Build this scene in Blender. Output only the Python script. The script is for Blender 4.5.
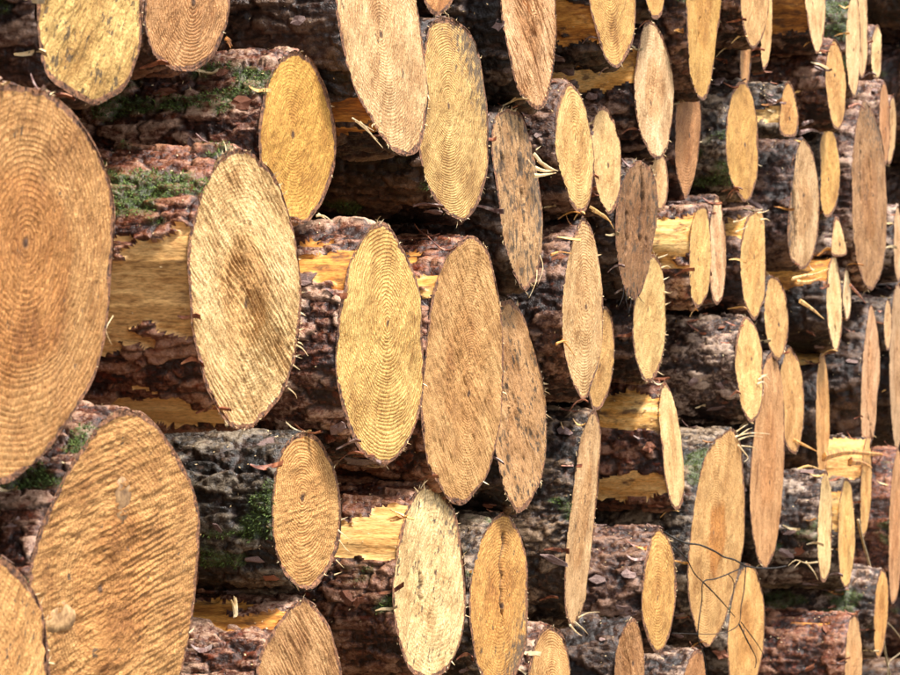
import bpy, math, random
import numpy as np
from mathutils import Vector, Matrix

R = math.radians
scene = bpy.context.scene
for o in list(bpy.data.objects):
    bpy.data.objects.remove(o, do_unlink=True)

# ---------------------------------------------------------------- camera
CAM = Vector((0.0, -1.155, 1.4))
AZ = R(71)
cam_d = bpy.data.cameras.new('camera')
cam = bpy.data.objects.new('camera', cam_d)
scene.collection.objects.link(cam)
cam.location = CAM
cam.rotation_euler = (R(90), 0, -AZ)
cam_d.sensor_width = 36.0
cam_d.lens = 36.0 * 2800 / 900
cam_d.clip_start = 0.05
cam_d.clip_end = 800
cam_d.dof.use_dof = True
cam_d.dof.focus_distance = 3.5
cam_d.dof.aperture_fstop = 22.0
scene.camera = cam

# ---------------------------------------------------------------- sky, sun, exposure
SUN_EL, SUN_AZ = R(66), R(190)          # azimuth measured clockwise from +Y
world = bpy.data.worlds.new('World')
scene.world = world
world.use_nodes = True
wn = world.node_tree
sky = wn.nodes.new('ShaderNodeTexSky')
sky.sky_type = 'NISHITA'
sky.sun_disc = False
sky.sun_elevation = SUN_EL
sky.sun_rotation = SUN_AZ
sky.air_density = 1.0
sky.dust_density = 1.5
sky.ozone_density = 0.3
bg = wn.nodes['Background']
bg.inputs['Strength'].default_value = 0.06
hs = wn.nodes.new('ShaderNodeHueSaturation')          # a thin overcast: the blue of the sky is washed out evenly
hs.inputs['Saturation'].default_value = 0.4
wn.links.new(sky.outputs[0], hs.inputs['Color'])
wn.links.new(hs.outputs[0], bg.inputs['Color'])
sl = bpy.data.lights.new('sun', 'SUN')
sl.energy = 1.5
sl.angle = R(13)
sl.color = (1.0, 0.965, 0.91)
sun = bpy.data.objects.new('sun', sl)
scene.collection.objects.link(sun)
sd = Vector((math.sin(SUN_AZ) * math.cos(SUN_EL), math.cos(SUN_AZ) * math.cos(SUN_EL), math.sin(SUN_EL)))
sun.rotation_euler = sd.to_track_quat('Z', 'Y').to_euler()
sun.location = (0, -6, 8)
vs = scene.view_settings
vs.view_transform = 'Standard'
vs.look = 'None'
vs.gamma = 1.0
vs.exposure = 2.42

# ---------------------------------------------------------------- helpers
C = scene.collection
rng = np.random.default_rng(11)


def lin(c):
    c = np.array(c, float) / 255.0
    return np.where(c <= 0.04045, c / 12.92, ((c + 0.055) / 1.055) ** 2.4)


def hsh(ix, iy, seed):
    h = (ix.astype(np.int64) * 374761393 + iy.astype(np.int64) * 668265263 + int(seed) * 1274126177) & 0xffffffff
    h = ((h ^ (h >> 13)) * 1274126177) & 0xffffffff
    h = ((h ^ (h >> 16)) * 2246822519) & 0xffffffff
    return ((h ^ (h >> 15)) & 0xffffff) / float(0x1000000)


def noise2(u, v, seed=0):
    iu, iv = np.floor(u), np.floor(v)
    fu, fv = u - iu, v - iv
    fu = fu * fu * (3 - 2 * fu)
    fv = fv * fv * (3 - 2 * fv)
    a = hsh(iu, iv, seed); b = hsh(iu + 1, iv, seed)
    c = hsh(iu, iv + 1, seed); d = hsh(iu + 1, iv + 1, seed)
    return (a + (b - a) * fu + (c - a) * fv + (a - b - c + d) * fu * fv) * 2 - 1


def fbm(u, v, seed=0, n=3):
    s = 0; w = 1.0; t = 0
    for k in range(n):
        s = s + w * noise2(u * 2 ** k, v * 2 ** k, seed + 17 * k); t += w; w *= .5
    return s / t


def worley(u, v, seed=0):
    iu, iv = np.floor(u), np.floor(v)
    f1 = np.full(u.shape, 9.0); f2 = np.full(u.shape, 9.0); idr = np.zeros(u.shape)
    du = np.zeros(u.shape); dv = np.zeros(u.shape)
    for a in (-1, 0, 1):
        for b in (-1, 0, 1):
            cu, cv = iu + a, iv + b
            pu = cu + .1 + .8 * hsh(cu, cv, seed); pv = cv + .1 + .8 * hsh(cu, cv, seed + 5)
            d = np.hypot(u - pu, v - pv)
            new = d < f1
            f2 = np.where(new, f1, np.minimum(f2, d))
            idr = np.where(new, hsh(cu, cv, seed + 9), idr)
            du = np.where(new, u - pu, du); dv = np.where(new, v - pv, dv)
            f1 = np.where(new, d, f1)
    return f1, f2, idr, du, dv


def sstep(a, b, x):
    t = np.clip((x - a) / (b - a), 0, 1)
    return t * t * (3 - 2 * t)


def mesh_np(name, co, quads, tris=None, attrs=None, smooth=True):
    me = bpy.data.meshes.new(name)
    co = np.asarray(co, np.float32)
    nq = len(quads); nt = 0 if tris is None else len(tris)
    me.vertices.add(len(co)); me.vertices.foreach_set('co', co.ravel())
    parts = []
    if nq: parts.append(np.asarray(quads, np.int32).ravel())
    if nt: parts.append(np.asarray(tris, np.int32).ravel())
    li = np.concatenate(parts)
    me.loops.add(len(li)); me.loops.foreach_set('vertex_index', li)
    tot = np.concatenate([np.full(nq, 4, np.int32), np.full(nt, 3, np.int32)])
    st = np.concatenate([[0], np.cumsum(tot)[:-1]]).astype(np.int32)
    me.polygons.add(nq + nt)
    me.polygons.foreach_set('loop_start', st)
    me.polygons.foreach_set('loop_total', tot)
    me.polygons.foreach_set('use_smooth', np.full(nq + nt, smooth, bool))
    for k, a in (attrs or {}).items():
        a = np.asarray(a, np.float32)
        if a.ndim == 1:
            at = me.attributes.new(k, 'FLOAT', 'POINT'); at.data.foreach_set('value', a)
        else:
            at = me.attributes.new(k, 'FLOAT_VECTOR', 'POINT'); at.data.foreach_set('vector', a.ravel())
    me.update(calc_edges=True)
    return me


def link(name, me, mat, parent=None):
    o = bpy.data.objects.new(name, me)
    C.objects.link(o)
    if mat and me is not None and len(me.materials) == 0:
        me.materials.append(mat)
    if parent: o.parent = parent
    return o


def thing(name, label, cat, loc, group=None):
    o = bpy.data.objects.new(name, None)
    C.objects.link(o)
    o.location = loc
    o.empty_display_size = .05
    o['label'] = label; o['category'] = cat
    if group: o['group'] = group
    return o


# ---------------------------------------------------------------- materials
class G:
    def __init__(self, name):
        self.m = bpy.data.materials.new(name); self.m.use_nodes = True
        self.t = self.m.node_tree; self.n = self.t.nodes; self.l = self.t.links
        self.b = self.n['Principled BSDF']

    def node(self, typ, **k):
        n = self.n.new(typ)
        for a, v in k.items(): setattr(n, a, v)
        return n

    def put(self, sock, v):
        if hasattr(v, 'is_output'): self.l.new(v, sock)
        elif v is not None: sock.default_value = v

    def math(self, op, a, b=None, c=None, clamp=False):
        n = self.node('ShaderNodeMath', operation=op, use_clamp=clamp)
        for i, v in enumerate((a, b, c)):
            if v is not None: self.put(n.inputs[i], v)
        return n.outputs[0]

    def vmath(self, op, a, b=None):
        n = self.node('ShaderNodeVectorMath', operation=op)
        self.put(n.inputs[0], a)
        if b is not None: self.put(n.inputs[1], b)
        return n.outputs['Value'] if op in ('LENGTH', 'DOT_PRODUCT') else n.outputs[0]

    def mix(self, f, a, b, blend='MIX'):
        n = self.node('ShaderNodeMix', data_type='RGBA', blend_type=blend)
        self.put(n.inputs[0], f)
        for s, v in ((n.inputs[6], a), (n.inputs[7], b)):
            if not hasattr(v, 'is_output') and len(v) == 3: v = (*v, 1)
            self.put(s, v)
        return n.outputs[2]

    def noise(self, vec, scale, detail=2, rough=.5, dist=0):
        n = self.node('ShaderNodeTexNoise')
        self.put(n.inputs['Vector'], vec)
        n.inputs['Scale'].default_value = scale; n.inputs['Detail'].default_value = detail
        n.inputs['Roughness'].default_value = rough; n.inputs['Distortion'].default_value = dist
        return n.outputs[0]

    def ramp(self, f, stops):
        n = self.node('ShaderNodeValToRGB')
        e = n.color_ramp.elements
        while len(e) < len(stops): e.new(.5)
        for i, (p, c) in enumerate(stops):
            e[i].position = p; e[i].color = (*c, 1) if len(c) == 3 else c
        self.put(n.inputs[0], f)
        return n.outputs[0]

    def rng(self, v, a, b, c=0., d=1.):
        n = self.node('ShaderNodeMapRange')
        self.put(n.inputs[0], v)
        for i, x in enumerate((a, b, c, d)): self.put(n.inputs[i + 1], x)
        return n.outputs[0]

    def attr(self, name, kind='GEOMETRY'):
        return self.node('ShaderNodeAttribute', attribute_type=kind, attribute_name=name)

    def bump(self, h, strength, dist, normal=None):
        n = self.node('ShaderNodeBump')
        n.inputs['Strength'].default_value = strength; n.inputs['Distance'].default_value = dist
        self.l.new(h, n.inputs['Height'])
        if normal: self.l.new(normal, n.inputs['Normal'])
        return n.outputs[0]


def cut_material():
    g = G('sawn_wood')
    A = lambda nm: g.attr(nm, 'OBJECT').outputs['Fac']
    tint = g.attr('tint', 'OBJECT').outputs['Vector']
    cut = g.attr('cut').outputs['Vector']             # metres from the pith across the log, and share of the radius
    sep = g.node('ShaderNodeSeparateXYZ'); g.l.new(cut, sep.inputs[0])
    x, z, rn = sep.outputs
    cmb = g.node('ShaderNodeCombineXYZ'); g.l.new(x, cmb.inputs[0]); g.l.new(z, cmb.inputs[1]); g.put(cmb.inputs[2], A('seed'))
    P = cmb.outputs[0]
    rad = g.math('MULTIPLY', g.vmath('LENGTH', g.vmath('MULTIPLY', P, (1, 1, 0))), 1.0)
    w1 = g.math('SUBTRACT', g.noise(P, 14, 2), .5)
    w2 = g.math('SUBTRACT', g.noise(P, 70, 2), .5)
    ph = g.math('ADD', rad, g.math('ADD', g.math('MULTIPLY', w1, .010), g.math('MULTIPLY', w2, .0016)))
    # ring spacing wanders
    cr = g.node('ShaderNodeCombineXYZ'); g.l.new(g.math('MULTIPLY', ph, 60), cr.inputs[0]); g.put(cr.inputs[2], A('seed'))
    sp = g.math('MULTIPLY', g.noise(cr.outputs[0], .5, 1), 3.0)
    rp = g.math('FRACT', g.math('ADD', g.math('MULTIPLY', ph, A('ring_scale')), sp))
    late = g.math('MULTIPLY', g.rng(rp, .25, .72), g.rng(rp, 1.0, .88))
    ringamt = g.math('MULTIPLY', A('rings'), g.rng(g.noise(P, 22, 2), .32, .55, .45, 1.25), clamp=True)
    # torn fibre speckle
    sa = A('saw_angle')
    rot = g.node('ShaderNodeVectorRotate', rotation_type='Z_AXIS'); g.l.new(P, rot.inputs['Vector']); g.l.new(sa, rot.inputs['Angle'])
    Pr = rot.outputs[0]
    fib = g.noise(g.vmath('MULTIPLY', Pr, (.5, 1, 1)), 560, 3, .7)
    fib2 = g.noise(g.vmath('MULTIPLY', Pr, (.4, 1, 1)), 190, 3, .65)
    grain = g.noise(P, 900, 1, .5)
    # saw marks: broken parallel grooves
    sr = g.node('ShaderNodeSeparateXYZ'); g.l.new(Pr, sr.inputs[0])
    swv = g.math('ADD', g.math('MULTIPLY', sr.outputs[1], 165), g.math('MULTIPLY', g.noise(g.vmath('MULTIPLY', Pr, (.3, 1, 1)), 45, 2), 3.2))
    saw = g.math('ADD', g.math('MULTIPLY', g.math('SINE', g.math('MULTIPLY', swv, 6.283)), .5), .5)
    sawamt = g.math('MULTIPLY', A('saw'), g.rng(g.noise(P, 16, 2), .36, .6, .2, 1.))
    big = g.noise(P, 17, 4, .6)
    base = g.mix(1.0, tint, g.ramp(big, [(.30, (.60, .50, .39)), (.46, (.95, .93, .90)), (.56, (1.08, 1.09, 1.1)), (.68, (1.25, 1.30, 1.38))]), 'MULTIPLY')
    hn = g.math('ADD', rn, g.math('MULTIPLY', w1, .3))
    strk = g.noise(g.vmath('MULTIPLY', Pr, (.22, 1, 1)), 34, 4, .6)
    base = g.mix(g.math('ADD', .08, g.math('MULTIPLY', A('saw'), .4), clamp=True), base, g.mix(1.0, base, g.ramp(strk, [(.34, (.6, .5, .4)), (.48, (1, 1, 1)), (.64, (1.3, 1.37, 1.5))]), 'MULTIPLY'))
    heart = g.math('MULTIPLY', g.rng(g.math('SUBTRACT', hn, A('heart_size')), .06, -.04), A('heart'))
    base = g.mix(heart, base, g.mix(1.0, base, (.84, .64, .43), 'MULTIPLY'))
    base = g.mix(g.math('MULTIPLY', late, ringamt), base, g.mix(1.0, base, (.56, .41, .25), 'MULTIPLY'))
    base = g.mix(g.math('MULTIPLY', g.math('MULTIPLY', g.rng(saw, .5, .05), sawamt), .85, clamp=True), base, g.mix(1.0, base, (.46, .35, .24), 'MULTIPLY'))
    base = g.mix(1.0, base, g.ramp(fib, [(.28, (.38, .29, .20)), (.43, (.9, .87, .83)), (.57, (1.12, 1.13, 1.14)), (.69, (1.62, 1.74, 2.0))]), 'MULTIPLY')
    base = g.mix(.62, base, g.ramp(fib2, [(.3, (.58, .5, .4)), (.47, (1, 1, 1)), (.7, (1.25, 1.27, 1.32))]), 'MULTIPLY')
    base = g.mix(.5, base, g.ramp(grain, [(.3, (.7, .66, .6)), (.7, (1.25, 1.28, 1.3))]), 'MULTIPLY')
    base = g.mix(g.rng(rad, .0065, .0025), base, (.11, .055, .028))
    # dark specks, mould and dirt
    spk = A('specks')
    sn = g.noise(g.vmath('MULTIPLY', Pr, (.5, 1, 1)), 125, 3, .65)
    sm = g.noise(P, 26, 3, .6)
    st = g.math('ADD', sn, g.math('MULTIPLY', g.math('SUBTRACT', sm, .5), .55))
    dk = g.rng(st, g.math('SUBTRACT', .74, g.math('MULTIPLY', spk, .22)), g.math('SUBTRACT', .80, g.math('MULTIPLY', spk, .22)))
    base = g.mix(g.math('MULTIPLY', dk, .85), base, (.075, .05, .03))
    sn2 = g.noise(P, 300, 2, .5)
    dk2 = g.rng(sn2, g.math('SUBTRACT', .72, g.math('MULTIPLY', spk, .08)), .75)
    base = g.mix(g.math('MULTIPLY', dk2, .7), base, (.09, .05, .028))
    # grey black streaks on one side of some ends
    sdv = g.vmath('DOT_PRODUCT', P, g.attr('stain_dir', 'OBJECT').outputs['Vector'])
    sdm = g.rng(g.math('ADD', sdv, g.math('MULTIPLY', g.math('SUBTRACT', sn, .5), 2.2)), .55, .9)
    base = g.mix(g.math('MULTIPLY', sdm, .88), base, g.mix(g.noise(P, 240, 2), (.03, .022, .017), (.16, .11, .075)))
    base = g.mix(g.math('MULTIPLY', g.attr('crack').outputs['Fac'], .9), base, g.mix(grain, (.02, .013, .01), (.08, .045, .03)))
    rim = g.rng(g.math('ADD', rn, g.math('ADD', g.math('MULTIPLY', w2, .06), g.math('MULTIPLY', w1, .10))), A('rim'), 1.0)
    rimc = g.mix(g.rng(g.noise(P, 190, 3), .35, .65), (.06, .03, .02), (.36, .16, .075))
    base = g.mix(g.rng(rim, .0, .12), base, rimc)
    g.l.new(base, g.b.inputs['Base Color'])
    g.b.inputs['Roughness'].default_value = .72
    g.b.inputs['Specular IOR Level'].default_value = .3
    h = g.math('ADD', g.math('MULTIPLY', fib, 1.0), g.math('MULTIPLY', g.math('MULTIPLY', saw, sawamt), .5))
    h = g.math('ADD', h, g.math('MULTIPLY', grain, .3))
    h = g.math('SUBTRACT', h, g.math('MULTIPLY', g.math('MULTIPLY', late, ringamt), .35))
    g.l.new(g.bump(h, .85, .0024), g.b.inputs['Normal'])
    return g.m


BARKS = {   # dark scale, mid, pale flake, share of pale
    'purple': ((36, 24, 22), (84, 54, 43), (156, 126, 108), .40),
    'dark': ((30, 22, 19), (66, 47, 37), (116, 95, 79), .32),
    'red': ((46, 24, 18), (112, 61, 38), (172, 128, 102), .42),
    'pink': ((46, 26, 21), (114, 70, 51), (200, 170, 150), .48),
    'pinkgrey': ((36, 27, 25), (92, 68, 57), (198, 178, 163), .52),
    'grey': ((32, 27, 23), (78, 65, 53), (160, 145, 127), .42),
}


def bark_material(kind):
    d, md, pl, sh = BARKS[kind]
    d, md, pl = (tuple(lin(c)) for c in (d, md, pl))
    g = G('bark_' + kind)
    pt = g.attr('plate').outputs['Vector']
    sep = g.node('ShaderNodeSeparateXYZ'); g.l.new(pt, sep.inputs[0])
    id1, id2, edge = sep.outputs
    moss = g.attr('moss').outputs['Fac']
    tc = g.node('ShaderNodeTexCoord').outputs['Object']
    oi = g.node('ShaderNodeObjectInfo').outputs['Random']
    off = g.node('ShaderNodeCombineXYZ'); g.l.new(g.math('MULTIPLY', oi, 37.), off.inputs[0])
    p0 = g.vmath('ADD', tc, off.outputs[0])
    p = g.vmath('MULTIPLY', p0, (1, .75, 1))
    n1 = g.noise(p, 60, 4, .62, 1.2)
    n2 = g.noise(p, 210, 4, .7, .6)
    n3 = g.noise(g.vmath('MULTIPLY', p0, (1, .7, 1)), 620, 2, .6)
    big = g.noise(p0, 9, 3)
    f = g.math('ADD', g.math('MULTIPLY', id1, .42), g.math('ADD', g.math('MULTIPLY', id2, .26), g.math('MULTIPLY', n1, .55)))
    f = g.math('ADD', f, g.math('MULTIPLY', g.math('SUBTRACT', n2, .5), .85))
    f = g.math('ADD', f, g.math('MULTIPLY', g.math('SUBTRACT', big, .5), .5))
    f = g.math('ADD', f, (sh - .5) * .35)
    rb = tuple(min(1, c * k) for c, k in zip(md, (1.5, 1.0, .75)))
    col = g.ramp(f, [(.42, d), (.52, tuple(a * .6 + b * .4 for a, b in zip(d, md))), (.60, md), (.66, tuple(a * .75 + b * .25 for a, b in zip(md, pl))), (.73, tuple(a * .4 + b * .6 for a, b in zip(md, pl))), (.86, pl)])
    col = g.mix(g.rng(g.noise(p, 75, 3, .6), .58, .72, 0, .8), col, rb)
    col = g.mix(.75, col, g.ramp(n3, [(.3, (.55, .5, .48)), (.5, (1, 1, 1)), (.72, (1.45, 1.45, 1.42))]), 'MULTIPLY')
    col = g.mix(1.0, col, (.80, .74, .68), 'MULTIPLY')
    col = g.mix(.8, col, g.ramp(g.math('FRACT', g.math('MULTIPLY', oi, 7.3)), [(0., (1.22, .98, .76)), (.35, (.86, .84, .82)), (.6, (1.3, 1.16, 1.02)), (1., (.78, .84, .84))]), 'MULTIPLY')
    # inner bark laid open in the cracks between the plates
    col = g.mix(g.rng(edge, .40, .9, 0, .85), col, g.mix(n2, (.02, .014, .012), (.09, .038, .022)))
    mf = g.math('MULTIPLY', moss, g.rng(g.math('ADD', n2, g.math('MULTIPLY', n3, .4)), .55, .8))
    mc = g.ramp(n3, [(.3, (.022, .03, .009)), (.55, (.06, .095, .02)), (.75, (.17, .21, .055))])
    col = g.mix(mf, col, mc)
    g.l.new(col, g.b.inputs['Base Color'])
    g.l.new(g.rng(n2, .3, .7, .27, .62), g.b.inputs['Roughness'])
    g.b.inputs['Specular IOR Level'].default_value = .5
    h = g.math('ADD', g.math('MULTIPLY', n2, .8), g.math('ADD', g.math('MULTIPLY', n3, .3), g.math('MULTIPLY', n1, .6)))
    g.l.new(g.bump(h, .6, .0045), g.b.inputs['Normal'])
    return g.m


def bare_material():
    g = G('stripped_wood')
    tc = g.node('ShaderNodeTexCoord').outputs['Object']
    oi = g.node('ShaderNodeObjectInfo').outputs['Random']
    off = g.node('ShaderNodeCombineXYZ'); g.l.new(g.math('MULTIPLY', oi, 19.), off.inputs[0])
    p = g.vmath('MULTIPLY', g.vmath('ADD', tc, off.outputs[0]), (1, .2, 1))
    n1 = g.noise(p, 38, 4, .6); n2 = g.noise(p, 260, 3, .6)
    q = g.noise(g.vmath('MULTIPLY', tc, (1, .5, 1)), 60, 4, .65)
    f = g.math('ADD', g.math('MULTIPLY', n1, .7), g.math('MULTIPLY', n2, .35))
    f = g.math('ADD', f, g.math('MULTIPLY', g.math('SUBTRACT', oi, .4), .3))
    col = g.ramp(f, [(.32, (.15, .05, .012)), (.43, (.44, .16, .028)), (.55, (.74, .33, .065)), (.74, (.92, .58, .22))])
    col = g.mix(g.rng(q, .53, .66, 0, .85), col, g.mix(n2, (.05, .02, .012), (.17, .075, .035)))
    col = g.mix(g.math('MULTIPLY', g.attr('pale', 'OBJECT').outputs['Fac'], g.rng(n2, .3, .55, .3, 1.)), col, g.mix(n1, (.66, .30, .07), (.95, .61, .25)))
    col = g.mix(.8, col, g.ramp(g.noise(p, 620, 3, .7), [(.32, (.5, .42, .34)), (.5, (1, 1, 1)), (.7, (1.35, 1.42, 1.5))]), 'MULTIPLY')
    g.l.new(col, g.b.inputs['Base Color'])
    g.b.inputs['Roughness'].default_value = .55
    g.l.new(g.bump(g.math('ADD', n2, n1), .5, .002), g.b.inputs['Normal'])
    return g.m


def plain(name, cols, scale, rough=.7, stretch=(1, 1, 1)):
    g = G(name)
    tc = g.node('ShaderNodeTexCoord').outputs['Object']
    oi = g.node('ShaderNodeObjectInfo').outputs['Random']
    off = g.node('ShaderNodeCombineXYZ'); g.l.new(g.math('MULTIPLY', oi, 23.), off.inputs[0])
    v = g.vmath('MULTIPLY', g.vmath('ADD', tc, off.outputs[0]), stretch)
    n = g.noise(v, scale, 3, .6)
    k = len(cols)
    col = g.ramp(n, [(.3 + .4 * i / max(1, k - 1), c) for i, c in enumerate(cols)])
    col = g.mix(.55, col, g.ramp(oi, [(0., (.62, .6, .6)), (1., (1.4, 1.4, 1.4))]), 'MULTIPLY')
    g.l.new(col, g.b.inputs['Base Color'])
    g.b.inputs['Roughness'].default_value = rough
    g.l.new(g.bump(n, .5, .002), g.b.inputs['Normal'])
    return g.m


M_CUT = cut_material()
M_BARK = {k: bark_material(k) for k in BARKS}
M_BARE = bare_material()
M_FIBRE = plain('torn_fibre', [(.50, .30, .11), (.72, .52, .27), (.85, .70, .45)], 60)
M_FLAKE = plain('bark_flake', [tuple(lin((66, 44, 40))), tuple(lin((136, 100, 90))), tuple(lin((206, 186, 176)))], 95, .5)
M_FLAKE_RED = plain('bark_flake_red', [tuple(lin((64, 34, 28))), tuple(lin((140, 78, 52))), tuple(lin((196, 132, 90)))], 95, .5)
M_KNOT = plain('knot_wood', [tuple(lin((104, 74, 46))), tuple(lin((160, 122, 80))), tuple(lin((190, 152, 104)))], 130, .6)
M_MOSS = plain('moss', [(.025, .04, .008), (.085, .135, .02), (.20, .26, .05)], 240, .8)
M_TWIG = plain('twig_bark', [tuple(lin((16, 14, 13))), tuple(lin((34, 30, 27))), tuple(lin((74, 66, 58)))], 90, .55)
M_TWIG.node_tree.nodes['Principled BSDF'].inputs['Specular IOR Level'].default_value = .15
M_STEM = plain('dry_stem', [tuple(lin((110, 92, 66))), tuple(lin((170, 146, 108)))], 90, .6)
M_SOIL = plain('soil', [(.035, .022, .014), (.09, .06, .035), (.07, .09, .03)], 3.2, .9)

# ---------------------------------------------------------------- ground
gx = np.linspace(-1, 1, 61); gx = np.sign(gx) * np.abs(gx) ** 2.6 * 300
GX, GY = np.meshgrid(gx + 4, gx)
GZ = -.012 + .02 * fbm(GX * .8, GY * .8, 3) * np.clip(1 - np.hypot(GX - 4, GY) / 200, 0, 1) - .02
idx = np.arange(61 * 61).reshape(61, 61)
q = np.stack([idx[:-1, :-1], idx[:-1, 1:], idx[1:, 1:], idx[1:, :-1]], -1).reshape(-1, 4)
gnd = link('ground', mesh_np('ground', np.stack([GX, GY, GZ], -1).reshape(-1, 3), q), M_SOIL)
gnd['kind'] = 'structure'

# ---------------------------------------------------------------- log builder
PXF = 2800 * 1024 / 900
LEN = 2.4


def profile(Mx, seed, clip=None, table=None):
    """radius of the cross-section by angle (0 = away along the pile, 90 = up, 180 = towards the near end)"""
    a, b, c = Mx
    if table:
        tab = np.array(table); n = len(tab)

        def g(t):
            u = (np.asarray(t) % (2 * np.pi)) / (2 * np.pi) * n
            i = np.floor(u).astype(int); f = u - i
            p0, p1, p2, p3 = tab[(i - 1) % n], tab[i % n], tab[(i + 1) % n], tab[(i + 2) % n]
            r = .5 * (2 * p1 + (p2 - p0) * f + (2 * p0 - 5 * p1 + 4 * p2 - p3) * f * f + (3 * p1 - p0 - 3 * p2 + p3) * f ** 3)
            return r * (1 + .006 * np.sin(7 * t + seed) + .005 * np.sin(13 * t + seed * 1.7))
        return g

    def f(t):
        k = 1 + .022 * np.sin(2 * t + seed) + .022 * np.sin(3 * t + seed * 2.1) + .014 * np.sin(5 * t + seed * 3.3) + .008 * np.sin(9 * t + seed)
        ux, uz = np.cos(t), np.sin(t)
        det = a * c - b * b
        ix, iz = (c * ux - b * uz) / det, (a * uz - b * ux) / det
        r = k / np.hypot(ix, iz)
        if clip:
            s = np.sin(t)
            r = np.where(s > .05, np.minimum(r, clip * c / np.maximum(s, .05)), r)
        return r
    return f


def bark_height(s, y, seed, style):
    sc = 1.0 if style != 'dark' else 1.15
    ws = s + .006 * noise2(s * 60, y * 22, seed) + .0025 * noise2(s * 160, y * 60, seed + 1)
    wy = y + .016 * noise2(s * 40, y * 25, seed + 2) + .006 * noise2(s * 150, y * 90, seed + 3)
    f1, f2, i1, du, dv = worley(ws / (.019 * sc), wy / (.044 * sc), seed + 10)
    e1 = 1 - sstep(.02, .20, f2 - f1)
    g1, g2, i2, du2, dv2 = worley(ws / .0080, wy / .019, seed + 20)
    e2 = 1 - sstep(.03, .25, g2 - g1)
    h = .0062 * (i1 - .5) + .0060 * du * (i2 - .3) + .006 * dv * (i1 - .4) - .0034 * e1
    h += .0022 * (i2 - .5) - .0008 * e2 + .0022 * du2
    h += .0016 * fbm(s * 260, y * 130, seed + 30, 3) + .0045 * fbm(s * 16, y * 9, seed + 40, 2)
    return h, i1, i2, np.maximum(e1 * .95, e2 * .55)


def in_range(t, a, b, soft):
    d = np.minimum(t - a, b - t)
    return sstep(-soft, soft, d)


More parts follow.
